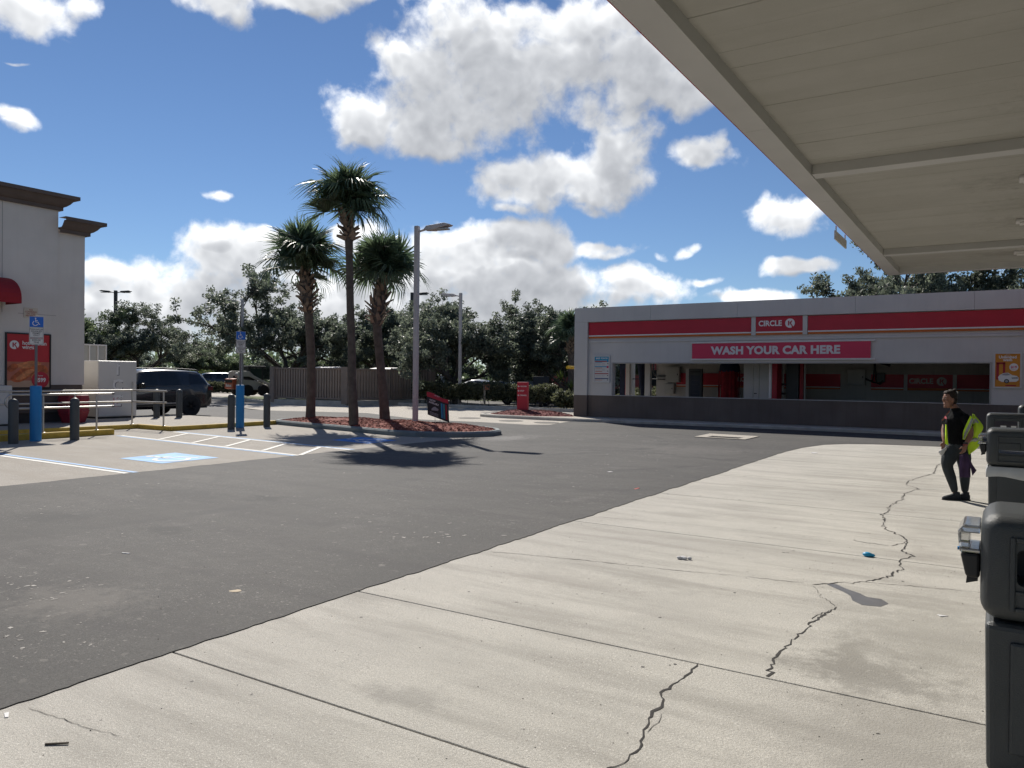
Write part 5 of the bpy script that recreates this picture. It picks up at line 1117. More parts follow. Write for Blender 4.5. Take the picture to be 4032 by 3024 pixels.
MB().box((-9, 0, 0), (16, 8, 4.2)).build('wall', mat('brick_far', (.20, .045, .035), .9, .2, 3), t); MB().box((-9.3, -.3, 4.2), (16.3, 8.3, 4.6)).build('roof', M['bollard'], t)
for k in range(5): MB().box((-7+4.4*k, -.05, .9), (-5.2+4.4*k, -.002, 2.6)).build('window', M['glass_dark'], t)

# ------------------------------------------------------------------ drains
t = thing('storm_drain', 'rectangular storm drain grate in a pale concrete frame on the asphalt', 'drain', (-6.52, 22.0, .012))
fr = [(-.75, -.72), (.70, -.80), (.70, .72), (-.80, .82)]; gr_ = [(-.42, -.58), (.48, -.62), (.48, -.12), (-.44, -.08)]
for i in range(4):
    j = (i+1) % 4; MB().prism([fr[i], fr[j], gr_[j], gr_[i]], .0, .012).build('frame', M['apron_concrete'], t)
MB().prism(gr_, -.001, .002).build('pit', M['black'], t)
for k in range(10): MB().box((-.40+.092*k, -.57, .003), (-.36+.092*k, -.12, .012)).build('bar', mat('cast_iron', (.05, .045, .04), .8, .2, 9), t)
for lab, x, y in (('round manhole cover on the pale apron, left of three', -17.9, 25.2), ('round manhole cover on the pale apron, middle of three', -15.6, 24.7), ('round manhole cover on the pale apron, right of three', -14.0, 24.6)):
    o = MB().lathe([(.46, .0), (.46, .006), (.40, .007), (.39, .003), (.02, .003)], (0, 0, 0), 24).build('manhole_cover', mat('manhole_iron', (.10, .09, .08), .8, .3, 12, .8, 30), None); o.location = (x, y, .001); tag(o, lab, 'manhole', 'manhole covers on the apron')

# ------------------------------------------------------------------ waste bins with washer buckets
def bin_(label, loc, near=False, bag=False, bucket=True, labels=False):
    t = thing('waste_bin', label, 'bin', loc, 0, 'charcoal forecourt bins')
    W_, D_, H_, SZ_ = .60, .50, 1.10, .64
    b = MB().prism([(0+.012, .0), (W_-.012, 0), (W_, SZ_), (0, SZ_)], .02, D_-.02, 'Y'); b.build('body', M['grey_plastic'], t, bevel=.03, bseg=3)
    MB().box((.09, .005, .10), (W_-.09, .03, SZ_-.07)).build('front_panel', M['grey_plastic'], t, bevel=.012)
    # hood: hollow frame open front and back
    hood = MB().box((-.02, 0, SZ_+.008), (W_+.02, D_, H_)).build('hood', M['grey_plastic'], t, bevel=.075, bseg=5, )
    cut = MB().box((.11, -.2, SZ_+.17), (W_-.11, D_+.2, H_-.14)).build('cut', M['black'], t, bevel=.02)
    for o_ in (hood, ): 
        m_ = o_.modifiers.new('b', 'BOOLEAN'); m_.object = cut; m_.operation = 'DIFFERENCE'; m_.solver = 'EXACT'
    bpy.context.view_layer.update(); evalmesh(hood); bpy.data.objects.remove(cut)
    hood.data.polygons.foreach_set('use_smooth', [True]*len(hood.data.polygons)); hood.data.set_sharp_from_angle(angle=R(35))
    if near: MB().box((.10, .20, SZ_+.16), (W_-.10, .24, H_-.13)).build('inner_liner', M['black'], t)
    f = MB()
    for a, c_ in (((.075, .10), (.10, SZ_+.0)),): pass
    for x0_, x1_, z0_, z1_ in ((.085, .105, SZ_+.06, H_-.09), (W_-.105, W_-.085, SZ_+.06, H_-.09), (.105, W_-.105, H_-.11, H_-.09), (.105, W_-.105, SZ_+.06, SZ_+.08), (.105, W_-.105, SZ_+.135, SZ_+.15)):
        f.box((x0_, -.012, z0_), (x1_, .004, z1_))
    f.build('opening_rim', M['grey_plastic'], t, bevel=.005)
    if bag:
        n = 40; prof = []
        rows = []
        for z, off in ((SZ_+.006, .0), (SZ_-.03, .018), (SZ_-.10, .022), (SZ_-.125, .012)):
            r_ = []
            for k in range(n+1):
                u = k/n*4; s_ = int(min(3, u)); v = u-s_; e_ = off+random.uniform(-.004, .006)
                x, y = [(lerp(-e_, W_+e_, v), -e_+.015), (W_+e_, lerp(.015-e_, D_-.015+e_, v)), (lerp(W_+e_, -e_, v), D_-.015+e_), (-e_, lerp(D_-.015+e_, .015-e_, v))][s_]
                r_.append((x, y, z+.018*math.sin(k*.7)*(z < SZ_-.05)))
            r_[-1] = r_[0]; rows.append(r_)
        MB().grid(rows).build('liner', mat('liner_film', (.45, .46, .46), .35, .1, 6), t, smooth=60)
    if labels:
        MB().box((.20, -.004, SZ_+.27-.1), (.29, .0, SZ_+.34-.1)).build('notice', M['sign_white'], t); MB().box((.36, -.004, SZ_+.20-.05), (.44, .0, SZ_+.29-.05)).build('notice', M['sign_white'], t)
    if bucket:
        bk = MB().prism([(-.075, .80), (-.022, .80), (-.022, .905), (-.098, .905)], .10, .34, 'Y').build('washer_bucket', M['black'], t, bevel=.012)
        gm = mat('clear_plastic', (.75, .76, .76), .08, .03, 3, trans=.85, spec=.5)
        c_ = MB(); c_.prism([(-.10, .907), (-.022, .907), (-.022, .925), (-.102, .925)], .10, .34, 'Y'); c_.prism([(-.11, .995), (-.022, .995), (-.022, 1.03), (-.085, 1.03)], .09, .35, 'Y'); c_.prism([(-.102, .927), (-.06, .927), (-.06, .993), (-.108, .993)], .10, .34, 'Y')
        c_.build('clear_guard', gm, bk, bevel=.006)
        MB().prism([(-.075, .765), (-.03, .78), (-.03, .798), (-.072, .798)], .14, .28, 'Y').build('bracket', M['black'], bk)
        MB().cbox((-.105, .2, .905), (.012, .02, .012)).build('blue_tag', M['bollard_blue'], bk)
    return t
bin_('nearest charcoal waste bin with clear washer bucket at the right edge', (-.03, 3.80, .0), True)
bin_('middle charcoal waste bin with white liner rolled over its rim', (-.08, 10.85, 0), bag=True)
bin_('farthest charcoal waste bin with two pale notices on its hood', (-.14, 16.4, 0), labels=True, bucket=False)

# ------------------------------------------------------------------ vegetation
def leaf_cloud(centres, per, rad, size, seed, flat_=.75, asp=.5):
    """arrays of small bent leaf faces scattered round each centre"""
    r_ = np.random.default_rng(seed); n = len(centres)*per
    c = np.repeat(np.asarray(centres, float), per, axis=0)
    d = r_.normal(size=(n, 3)); d /= np.linalg.norm(d, axis=1)[:, None]; d *= (r_.random(n)**.5)[:, None]*rad; d[:, 2] *= flat_
    p = c+d
    a = r_.normal(size=(n, 3)); a /= np.linalg.norm(a, axis=1)[:, None]
    b = np.cross(a, r_.normal(size=(n, 3))); b /= np.linalg.norm(b, axis=1)[:, None]
    s = size*r_.uniform(.6, 1.35, n)[:, None]
    v = np.stack([p-a*s, p+b*s*asp-a*s*.1, p+a*s, p-b*s*asp-a*s*.1], axis=1).reshape(-1, 3)
    return v
def cloud_mesh(name, v, m):
    n = len(v)//4; me = bpy.data.meshes.new(name); me.vertices.add(len(v)); me.vertices.foreach_set('co', v.astype(np.float32).ravel())
    me.loops.add(4*n); me.loops.foreach_set('vertex_index', np.arange(4*n, dtype=np.int32)); me.polygons.add(n)
    me.polygons.foreach_set('loop_start', np.arange(0, 4*n, 4, dtype=np.int32)); me.materials.append(m); me.update(calc_edges=True); return me
def grow_tree(seed, height, spread, trunk_h, limbs=6, m_leaf=None, per=26, leaf=.085, lrad=.34, dens=1., droop=.0, levels=4):
    """a trunk that forks into spreading limbs; leaves gather round the twig ends. Returns trunk and crown meshes"""
    r_ = random.Random(seed); wood = MB(); ends = []
    def branch(p, d, L_, rad, lev):
        pts = [p.copy()]; q = p.copy(); dd = d.copy(); n = 4 if lev < 2 else 3
        for i in range(n):
            dd = (dd+Vector((r_.gauss(0, .16), r_.gauss(0, .16), r_.gauss(.02-droop, .10)))).normalized(); q = q+dd*(L_/n); pts.append(q.copy())
        wood.tube(pts, [rad*(1-.5*i/n) for i in range(n+1)], 7 if lev < 2 else (5 if lev < 3 else 3), caps=False)
        if lev >= levels-1:
            ends.append(pts[-1]); ends.append(pts[-2]);
            if lev >= levels: return
        if lev >= levels: return
        kids = {0: limbs, 1: 4, 2: 4, 3: 3}.get(lev, 3)
        for k in range(kids):
            t_ = r_.uniform(.45, 1.0) if lev > 0 else r_.uniform(.75, 1.0); i = min(n-1, int(t_*n)); base = pts[i].lerp(pts[i+1], t_*n-i)
            ax = Vector((r_.gauss(0, 1), r_.gauss(0, 1), r_.gauss(0, .6))).normalized()
            if lev == 0:
                a = 2*math.pi*(k+r_.uniform(-.3, .3))/kids; nd = Vector((math.cos(a), math.sin(a), r_.uniform(.35, 1.15))).normalized()
            else: nd = (dd*.9+ax*.85+Vector((0, 0, .12-droop))).normalized()
            branch(base, nd, L_*r_.uniform(.52, .82) if lev else L_*r_.uniform(1.2, 1.9), rad*(.5 if lev else .45), lev+1)
        if lev: ends.append(pts[-1])
    branch(Vector((0, 0, -.1)), Vector((r_.gauss(0, .06), r_.gauss(0, .06), 1)).normalized(), trunk_h, .055*height*.6, 0)
    E_ = np.array([tuple(e) for e in ends])
    hx = np.percentile(np.abs(E_[:, :2]), 98); hz = E_[:, 2].max()
    sx = spread/2/hx; sz = height/hz
    E_ *= [sx, sx, sz]; wood.v = [(x*sx, y*sx, z*sz) for x, y, z in wood.v]
    k = r_.random
    if dens < 1: E_ = E_[[k() < dens for _ in E_]]
    v = leaf_cloud(E_, per, lrad, leaf, seed)
    wm = bpy.data.meshes.new('trunk'); wm.from_pydata(wood.v, [], wood.f); wm.materials.append(M['bark']); wm.polygons.foreach_set('use_smooth', [True]*len(wm.polygons))
    return wm, cloud_mesh('crown', v, m_leaf or M['oak_leaf'])
def place_tree(name, label, meshes, loc, rz=0, scale=(1, 1, 1), group=None, cat='tree'):
    t = thing(name, label, cat, loc, rz, group); t.scale = scale
    link(bpy.data.objects.new('trunk', meshes[0]), t); link(bpy.data.objects.new('crown', meshes[1]), t); return t
OAK = [grow_tree(11, 8.2, 9.5, 1.7, 7, per=44, leaf=.092), grow_tree(23, 7.0, 8.0, 1.7, 6, per=44, leaf=.092), grow_tree(37, 6.5, 6.5, 1.9, 6, per=44, leaf=.092), grow_tree(5, 7.5, 9.0, 2.2, 7, M['dense_leaf'], per=52, leaf=.115, lrad=.5)]
gO = 'oaks along the street'
place_tree('oak_tree', 'broad live oak spreading above the left half of the enclosure', OAK[0], (-40.2, 35.6, 0), R(40), (1.08, 1.08, 1.05), gO)
place_tree('oak_tree', 'live oak behind the enclosure between the middle and right palms', OAK[2], (-36.0, 41.5, 0), R(100), (1.1, 1.1, 1.0), gO)
place_tree('oak_tree', 'live oak with dark trunk rooted in the hedge beside the white lamp post', OAK[1], (-26.6, 36.1, .05), R(200), (.98, .98, .98), gO)
place_tree('oak_tree', 'live oak over the gates, behind the tall white lamp post', OAK[2], (-31.6, 40.6, 0), R(10), (1.1, 1.1, 1.02), gO)
place_tree('oak_tree', 'live oak just right of the white lamp post, beyond the hedge', OAK[1], (-26.4, 45.3, 0), R(330), (1.0, 1.0, 1.02), gO)
place_tree('oak_tree', 'live oak behind the black menu board, left of the car wash', OAK[2], (-22.4, 41.4, 0), R(250), (1.08, 1.08, .92), gO)
place_tree('oak_tree', 'live oak behind the refuse enclosure corner, dark and dense', OAK[3], (-42.5, 48.5, 0), R(20), (.95, .95, .95), gO)
place_tree('oak_tree', 'dense oak filling the gap behind the red direction sign', OAK[3], (-31.0, 54.0, 0), R(120), (1.0, 1.0, .86), gO)
place_tree('oak_tree', 'dense oak at the car wash corner, beyond the street', OAK[3], (-24.5, 52.5, 0), R(280), (1.0, 1.0, .86), gO)
place_tree('oak_tree', 'dense tree hugging the right edge of the store wall', OAK[3], (-61.0, 32.6, 0), R(80), (.95, .95, .98), gO)
place_tree('oak_tree', 'wispy oak above the black car, left of the broad oak', OAK[0], (-55.0, 34.0, 0), R(300), (.95, .95, .86), gO)
place_tree('oak_tree', 'oak poking over the car wash roof under the canopy corner, left one', OAK[0], (-6.2, 52.5, 0), R(150), (1.15, 1.15, 1.36), gO)
place_tree('oak_tree', 'oak showing over the car wash roof at the far right', OAK[1], (2.2, 58.0, 0), R(60), (1.5, 1.5, 1.45), gO)
place_tree('oak_tree', 'oak showing over the car wash roof between the other two roof line oaks', OAK[2], (-2.2, 55.0, 0), R(210), (1.3, 1.3, 1.4), gO)
gF = 'far trees across the lot'; far_lab = ['far rounded tree above the black car tail', 'far tree left of the skid loader cab', 'far tree directly behind the skid loader cab', 'far tree right of the skid loader, over the pale blue car', 'far tree behind the left end of the enclosure', 'far tree low on the skyline behind the ice freezer', 'far tree deep behind the wispy oak trunk']
for i, (x, y, s_) in enumerate([(-83, 50, 1.0), (-84, 62, .95), (-80, 68, .9), (-70, 66, .85), (-60, 68, 1.0), (-90, 44, 1.1), (-78, 42, .95)]):
    place_tree('far_tree', far_lab[i], OAK[3 if i % 2 else 1], (x, y, 0), R(47*i), (s_, s_, s_*.82), gF)
# a belt of woodland that closes the horizon all round
b = []; r_ = np.random.default_rng(9)
ang = r_.uniform(0, 2*math.pi, 2600); rr = r_.uniform(125, 165, 2600)
zz = np.abs(r_.normal(0, 1, 2600))*2.2+1+1.5*np.sin(ang*23)
keep = np.ones(len(ang), bool)
cen = np.stack([-np.sin(ang)*rr-20, np.cos(ang)*rr+10, np.clip(zz, .3, 8)], 1)
o = bpy.data.objects.new('far_woods', cloud_mesh('far_woods', leaf_cloud(cen, 46, 2.8, .55, 3, .8), M['dense_leaf'])); link(o); tag(o, 'low belt of distant woodland along the horizon', 'woods', None, 'stuff')
# hedges
def hedge(label, A, B, depth, z0_, z1_, seed, n, leaf=.06, m=None, stems=True, group='clipped hedges'):
    A, B = Vector(A), Vector(B); d = B-A; L_ = d.length; ang = math.atan2(d.y, d.x)
    t = thing('hedge', label, 'hedge', (A.x, A.y, 0), ang, group); r_ = np.random.default_rng(seed)
    u = r_.random(n)*L_; v = r_.uniform(-.5, .5, n)*depth; w = z0_+(z1_-z0_)*r_.random(n)**.75
    top = .07*np.sin(u*1.3+seed)+.05*np.sin(u*3.7+1)+.04*np.sin(u*9.1)
    w = w+top*(w-z0_)/(z1_-z0_); w -= .05*(np.abs(v)/(depth/2))**2
    hole = (np.sin(u*2.3+seed)*np.sin(u*5.1) > .55) & (w < z0_+.3); keep = ~hole
    c = np.stack([u, v, w], 1)[keep]
    link(bpy.data.objects.new('foliage', cloud_mesh('foliage', leaf_cloud(c, 7, .12, leaf, seed+1, .9), m or M['hedge_leaf'])), t)
    if stems:
        s_ = MB(); q = random.Random(seed)
        for k in range(int(L_*5)):
            x, y = q.uniform(0, L_), q.uniform(-.25, .25)*depth; p = Vector((x, y, 0)); pts = [p]
            for i in range(3): p = p+Vector((q.gauss(0, .09), q.gauss(0, .09), (z0_+.35)/3)); pts.append(p)
            s_.tube(pts, [.018, .015, .012, .008], 4, caps=False)
        s_.build('stems', M['bark'], t)
    return t
hedge('clipped hedge along the kerb between the enclosure and red sign', (-28.2, 34.5, 0), (-19.2, 34.3, 0), 1.0, .45, 1.28, 1, 5200)
hedge('lower hedge along the kerb between red sign and car wash', (-18.9, 34.4, 0), (-15.2, 34.0, 0), 1.0, .28, .76, 2, 2200)
hedge('hedge along the kerb behind the car wash', (-15.0, 34.0, 0), (-6, 33.9, 0), 1.0, .35, .98, 12, 2600)
hedge('sunlit low hedge on the far side of the street', (-46, 46.0, 0), (-14, 46.2, 0), 1.0, .1, 1.05, 3, 6500, .09, stems=False)
hedge('hedge along the far lot behind the black car and skid loader', (-74, 40.5, 0), (-50, 46.5, 0), 1.2, .1, .95, 4, 5500, .10, stems=False)
hedge('hedge stub left of the refuse enclosure, beyond the verge', (-46.5, 42.0, 0), (-38, 42.2, 0), 1.1, .1, 1.15, 6, 2200, .09, stems=False)
def bush(label, loc, r_, h, seed, m=None, n=260):
    t = thing('bush', label, 'bush', loc, 0, 'loose bushes'); q = np.random.default_rng(seed)
    d = q.normal(size=(n, 3)); d /= np.linalg.norm(d, axis=1)[:, None]; d *= (q.random(n)**.4)[:, None]; c = d*[r_, r_, h/2]+[0, 0, h/2+.1]
    link(bpy.data.objects.new('foliage', cloud_mesh('foliage', leaf_cloud(c, 9, .2, .09, seed), m or M['bush_leaf'])), t)
    MB().tube([(0, 0, 0), (0, 0, h*.6)], [.05, .02], 5).build('stem', M['bark'], t)
bush('yellow green bush peeping above the black car roof, left one', (-68, 44, 0), 1.0, 2.3, 1); bush('yellow green bush above the black car tail, right one', (-66, 48, 0), .9, 2.1, 2)
bush('yellowish bush at the left end of the refuse enclosure', (-44.5, 41.5, 0), .8, 2.2, 3); bush('round bush behind the loader bucket, beside the enclosure', (-40.6, 37.2, 0), .8, 1.4, 4, M['hedge_leaf'])
bush('open bush below the black menu board', (-18.3, 33.9, .08), .55, .9, 5, M['hedge_leaf'], 120); bush('open bush at the car wash end of the hedge', (-16.4, 33.8, .08), .6, .95, 6, M['hedge_leaf'], 140)
# palms
def blade_fan(seed, n=44, rad=.95, droop=.35, pet=.75):
    """one sabal frond: arching petiole along +X carrying a fan of narrow segments"""
    q = random.Random(seed); b = MB(); pts = []
    for i in range(6):
        u = i/5; pts.append((pet*u, 0, .10*math.sin(u*1.5)))
    b.tube(pts, [.026, .022, .019, .017, .015, .012], 5, caps=False)
    hub = Vector(pts[-1])
    for k in range(n):
        a = R(lerp(-162, 162, k/(n-1))+q.gauss(0, 2)); L_ = rad*(1-.22*abs(a/math.pi)**1.5)*q.uniform(.88, 1.06)
        dirx = Vector((math.cos(a), math.sin(a), 0)); side = Vector((-math.sin(a), math.cos(a), 0)); w0 = .020; rows = []
        # costa: the fan folds upward along its rib and tips hang
        lift = .55*abs(math.sin(a)); tip = droop*q.uniform(.6, 1.4)
        for i, (t_, w_) in enumerate(((0, .010), (.3, .030), (.62, .026), (.85, .013), (1, .002))):
            p = hub+dirx*(L_*t_)+Vector((0, 0, lift*t_*L_-tip*L_*max(0, t_-.35)**2*2.2-.10*t_*math.cos(a)))
            rows.append([p-side*w_, p+side*w_])
        b.grid(rows)
    me = bpy.data.meshes.new('frond'); me.from_pydata(b.v, [], b.f); me.materials.append(M['palm_leaf']); return me
FR = [blade_fan(1, 52, .82, .45, .62), blade_fan(2, 50, .86, .6, .70), blade_fan(3, 48, .80, .8, .60), blade_fan(4, 52, .84, .3, .55)]
def boot_mesh():
    b = MB(); b.prism([(-.055, 0), (.055, 0), (.075, -.04), (.045, .20), (.03, .26), (-.03, .27), (-.05, .19), (-.075, -.04)], 0, .03, 'Y'); 
    vs = [(x, y+max(0, z)*.45, z) for x, y, z in b.v]; me = bpy.data.meshes.new('boot'); me.from_pydata(vs, [], b.f); me.materials.append(M['boot']); return me
BOOT = boot_mesh()
def palm(label, path, radii, boot_z, top, nfr, seed, crown=1.0):
    """path: trunk centre line in world; boots between boot_z[0] and boot_z[1]"""
    base = Vector(path[0]); q = random.Random(seed)
    t = thing('palm_tree', label, 'palm', base, 0, 'three sabal palms on the island')
    P = [Vector(p)-base for p in path]; sp = smooth_path(P, 8); n = len(sp)
    rr = []
    for i in range(n):
        u = i/(n-1)*(len(radii)-1); k = min(len(radii)-2, int(u)); rr.append(lerp(radii[k], radii[k+1], u-k)*(1+.015*math.sin(i*2.4)+q.gauss(0, .012)))
    MB().tube(sp, rr, 14, caps=True).build('trunk', M['palm_bark'], t, smooth=180)
    def at_z(z):
        for i in range(n-1):
            if sp[i].z <= z <= sp[i+1].z: u = (z-sp[i].z)/max(1e-6, sp[i+1].z-sp[i].z); return sp[i].lerp(sp[i+1], u), lerp(rr[i], rr[i+1], u)
        return sp[-1], rr[-1]
    nb = 64
    for k in range(nb):
        z = lerp(boot_z[0], boot_z[1], k/nb)-base.z; c, r_ = at_z(z); a = k*2.39996+q.gauss(0, .15)
        o = bpy.data.objects.new('boot', BOOT); link(o, t); s_ = q.uniform(.65, 1.1)
        o.location = (c.x+math.cos(a)*r_*.92, c.y+math.sin(a)*r_*.92, z); o.rotation_euler = (q.gauss(-.1 if k > nb*.4 else -.5, .25), q.gauss(0, .45), a-math.pi/2+q.gauss(0, .3)); o.scale = (s_, s_, s_)
    c = sp[-1]
    for k in range(nfr):
        a = k*2.39996+q.gauss(0, .1); u = (k+.5)/nfr; el = lerp(82, -14, u**1.0)+q.gauss(0, 5)
        o = bpy.data.objects.new('frond', FR[q.randrange(4) if u > .3 else 3]); link(o, t); o.location = (c.x, c.y, c.z-.12*u+.16)
        o.rotation_euler = (q.gauss(0, .55), -R(el), a); s_ = crown*q.uniform(.86, 1.1); o.scale = (s_, s_, s_)
    return t
palm('left palm of three, shorter, with ragged brown boots below its crown', [(-19.54, 18.28, .18), (-19.53, 18.29, 1.36), (-19.56, 18.29, 2.47), (-19.63, 18.26, 3.5), (-19.71, 18.22, 4.45), (-19.79, 18.17, 5.2)], [.165, .145, .14, .14, .19, .13], (3.75, 5.1), 5.2, 28, 1, 1.2)
palm('tallest middle palm of three, bare slender trunk and boot collar', [(-16.42, 17.1, .16), (-16.43, 17.09, .57), (-16.48, 17.07, 1.4), (-16.51, 17.07, 2.51), (-16.56, 17.04, 3.9), (-16.6, 17.03, 5.2), (-16.63, 17.02, 5.95), (-16.68, 17.0, 6.6)], [.14, .15, .13, .12, .115, .11, .13, .085], (5.75, 6.6), 6.6, 27, 2, 1.14)
palm('right palm of three, leaning trunk with long woven boot sleeve', [(-17.0, 19.15, .18), (-17.06, 19.12, 1.09), (-17.18, 19.06, 2.3), (-17.26, 19.02, 3.3), (-17.24, 19.04, 4.0), (-17.12, 19.12, 4.9)], [.185, .15, .14, .15, .23, .12], (3.35, 4.85), 4.9, 28, 3, 1.06)
# cabbage palm at the corner of the car wash and spiky yuccas in the verge
t = palm('distant sabal palm half hidden by the car wash corner', [(-20.2, 38.2, 0), (-20.2, 38.2, 2), (-20.2, 38.2, 4.0)], [.2, .18, .17], (3.0, 3.9), 4, 26, 8, 1.15); t['group'] = ''; del t['group']
def yucca(label, loc, h, seed):
    t = thing('yucca', label, 'yucca', loc, 0, 'yuccas behind the hedge'); q = random.Random(seed)
    MB().tube([(0, 0, 0), (.03, .02, h)], [.07, .05], 7).build('stem', M['palm_bark'], t)
    for k in range(46):
        b = MB(); a = k*2.4; el = R(lerp(85, -25, (k/46)**.9)); L_ = .55*q.uniform(.85, 1.15); d = Vector((math.cos(a)*math.cos(el), math.sin(a)*math.cos(el), math.sin(el))); s_ = Vector((-math.sin(a), math.cos(a), 0)); p = Vector((.03, .02, h))
        b.grid([[p-s_*.015, p+s_*.015], [p+d*L_*.5-s_*.026, p+d*L_*.5+s_*.026], [p+d*L_-s_*.002, p+d*L_+s_*.002]]); b.build('leaf', M['bush_leaf'], t)
yucca('tall yucca right of the black menu board', (-20.4, 37.3, 0), 1.55, 1); yucca('lower yucca between the tall one and the car wash', (-19.7, 37.2, 0), 1.05, 2); yucca('yucca nearest the car wash corner', (-19.2, 37.3, 0), 1.15, 3)

# ------------------------------------------------------------------ person
def ell_loft(b, rings, n=16):
    vs = []; fs = []
    for c, a, d in rings:
        c, a, d = Vector(c), Vector(a), Vector(d)
        for j in range(n): t_ = 2*math.pi*j/n; vs.append(c+a*math.cos(t_)+d*math.sin(t_))
    k = len(rings)
    for i in range(k-1):
        for j in range(n): fs.append((i*n+j, i*n+(j+1) % n, (i+1)*n+(j+1) % n, (i+1)*n+j))
    fs += [tuple(range(n-1, -1, -1)), tuple((k-1)*n+j for j in range(n))]
    b.add(vs, fs)
def limb(b, pts, rads, k=5, n=12):
    P = smooth_path(pts, k); m_ = len(P); r_ = []
    for i in range(m_):
        u = i/(m_-1)*(len(rads)-1); q = min(len(rads)-2, int(u)); r_.append(lerp(rads[q], rads[q+1], u-q))
    b.tube(P, r_, n)
def ball(b, c, rx, ry, rz_, ax=None, n=14):
    rings = []; X, Y_ = (Vector((1, 0, 0)), Vector((0, 1, 0))) if ax is None else ax
    for i in range(9):
        t_ = math.pi*(i+.02)/8.04; rings.append((Vector(c)+Vector((0, 0, -math.cos(t_)*rz_)), X*rx*math.sin(t_), Y_*ry*math.sin(t_)))
    ell_loft(b, rings, n)
def organic(b, name, m, parent, voxel, it=4, fac=.5):
    o = b.build(name, m, parent); r_ = o.modifiers.new('r', 'REMESH'); r_.mode = 'VOXEL'; r_.voxel_size = voxel
    s_ = o.modifiers.new('s', 'SMOOTH'); s_.iterations = it; s_.factor = fac
    evalmesh(o); o.data.materials.clear(); o.data.materials.append(m); o.data.polygons.foreach_set('use_smooth', [True]*len(o.data.polygons)); return o
skin = mat('skin', (.23, .105, .065), .55, .08, 8); shirt_m = mat('black_polo', (.007, .007, .008), .95, .25, 12, .5, 60, spec=.15); jean = mat('dark_leggings', (.016, .022, .027), .8, .3, 9, .4, 60)
hv = mat('hi_vis_yellow', (.55, .78, .02), .7, .10, 6, .3, 40); refl = mat('reflective_grey', (.32, .33, .31), .45, .08, 8); shoe_m = mat('dark_shoe', (.012, .016, .022), .8, .2, 10); hair_m = mat('dark_brown_hair', (.022, .012, .008), .6, .4, 30, .8, 90, spec=.25)
PP, PRZ = (-.44, 12.44, 0), R(2.0)
pe = thing('person', 'worker in black polo and dark leggings, yellow safety vest slipping off, walking', 'person', PP, PRZ)
pe.scale = (.90, .95, 1)
F_ = Vector((-.88, -.475, 0)); Lf = Vector((.475, -.88, 0)); up_ = Vector((0, 0, 1))
T0 = Vector((-.045, 0, 0))
torso = [(.66, .0, .10, .09), (.72, 0, .165, .13), (.78, -.005, .185, .145), (.85, 0, .175, .145), (.92, .01, .160, .14), (1.0, .015, .162, .14), (1.08, .02, .172, .15), (1.13, .02, .178, .145), (1.19, 0, .188, .115), (1.225, -.01, .165, .09), (1.25, -.01, .10, .065)]
def tring(grow=0, z0_=0, z1_=9, dx=0):
    return [(T0+F_*fo+Vector((dx*(1.2-z), 0, z)), Lf*(a+grow), F_*(d+grow)) for z, fo, a, d in torso if z0_ <= z <= z1_]
LL = [(-.075, -.06, .74), (-.135, -.085, .58), (-.150, -.085, .47), (-.095, -.055, .30), (-.045, -.03, .12), (-.042, -.028, .06)]
RL = [(.035, .06, .74), (.065, .055, .58), (.078, .05, .44), (.085, .05, .28), (.09, .055, .12), (.092, .055, .06)]
lr = [.115, .108, .080, .072, .046, .042]
LA = [(.060, -.150, 1.18), (.120, -.190, 1.08), (.150, -.190, .95), (.125, -.215, .87), (.088, -.235, .80)]
RA = [(-.125, .140, 1.18), (-.175, .13, 1.07), (-.205, .07, .95), (-.200, .0, .87), (-.190, -.05, .805)]
ar = [.058, .052, .043, .038, .028]
body = MB(); ell_loft(body, tring(-.012))
limb(body, LL, [r_-.010 for r_ in lr]); limb(body, RL, [r_-.010 for r_ in lr]); limb(body, LA, ar); limb(body, RA, ar)
limb(body, [T0+F_*-.015+up_*1.2, T0+F_*.005+up_*1.27, T0+F_*.06+up_*1.33], [.062, .052, .052], 4)
HC = T0+F_*.100+Vector((0, 0, 1.412)); hx = (F_.copy(), Lf.copy())
def hp(f_, l_, z): return HC+F_*f_+Lf*l_+up_*z
ball(body, HC+up_*.02, .095, .076, .108, hx); ball(body, hp(.022, 0, -.055), .068, .060, .070, hx)        # skull, jaw
ball(body, hp(.100, 0, -.012), .017, .015, .024, hx); ball(body, hp(.090, 0, .010), .012, .011, .03, hx)       # nose
ball(body, hp(.078, 0, -.062), .016, .026, .012, hx); ball(body, hp(.070, 0, -.105), .022, .026, .020, hx)     # lips, chin
for s_ in (-1, 1): ball(body, hp(.070, s_*.036, .022), .022, .030, .011, hx); ball(body, hp(.055, s_*.045, -.025), .025, .024, .026, hx); ball(body, hp(-.012, s_*.078, -.012), .020, .010, .030, hx)
def hand(W_, dn, fw_, sd, curl):
    """W_: wrist; dn: hand direction, fw_: palm normal, sd: thumb side"""
    W_, dn, fw_, sd = Vector(W_), Vector(dn).normalized(), Vector(fw_).normalized(), Vector(sd).normalized()
    ell_loft(body, [(W_+dn*t_, sd*a, fw_*c_) for t_, a, c_ in ((-.01, .024, .022), (.02, .034, .019), (.055, .040, .017), (.085, .038, .014), (.095, .030, .010))], 10)
    for k, (o_, L_) in enumerate(((.028, .070), (.010, .078), (-.009, .072), (-.027, .056))):
        p0 = W_+dn*.082+sd*o_; p1 = p0+(dn+fw_*.35*curl)*L_*.42; p2 = p1+(dn*.55+fw_*.9*curl)*L_*.33; p3 = p2+(dn*-.1*curl+dn*.2+fw_*.8*curl)*L_*.27
        body.tube([p0, p1, p2, p3], [.0095, .009, .008, .0065], 7)
    q0 = W_+dn*.025+sd*.030; q1 = q0+(sd*.8+dn*.6+fw_*.3)*.032; q2 = q1+(dn*.8+fw_*.6+sd*.1)*.030; body.tube([q0, q1, q2], [.013, .011, .008], 7)
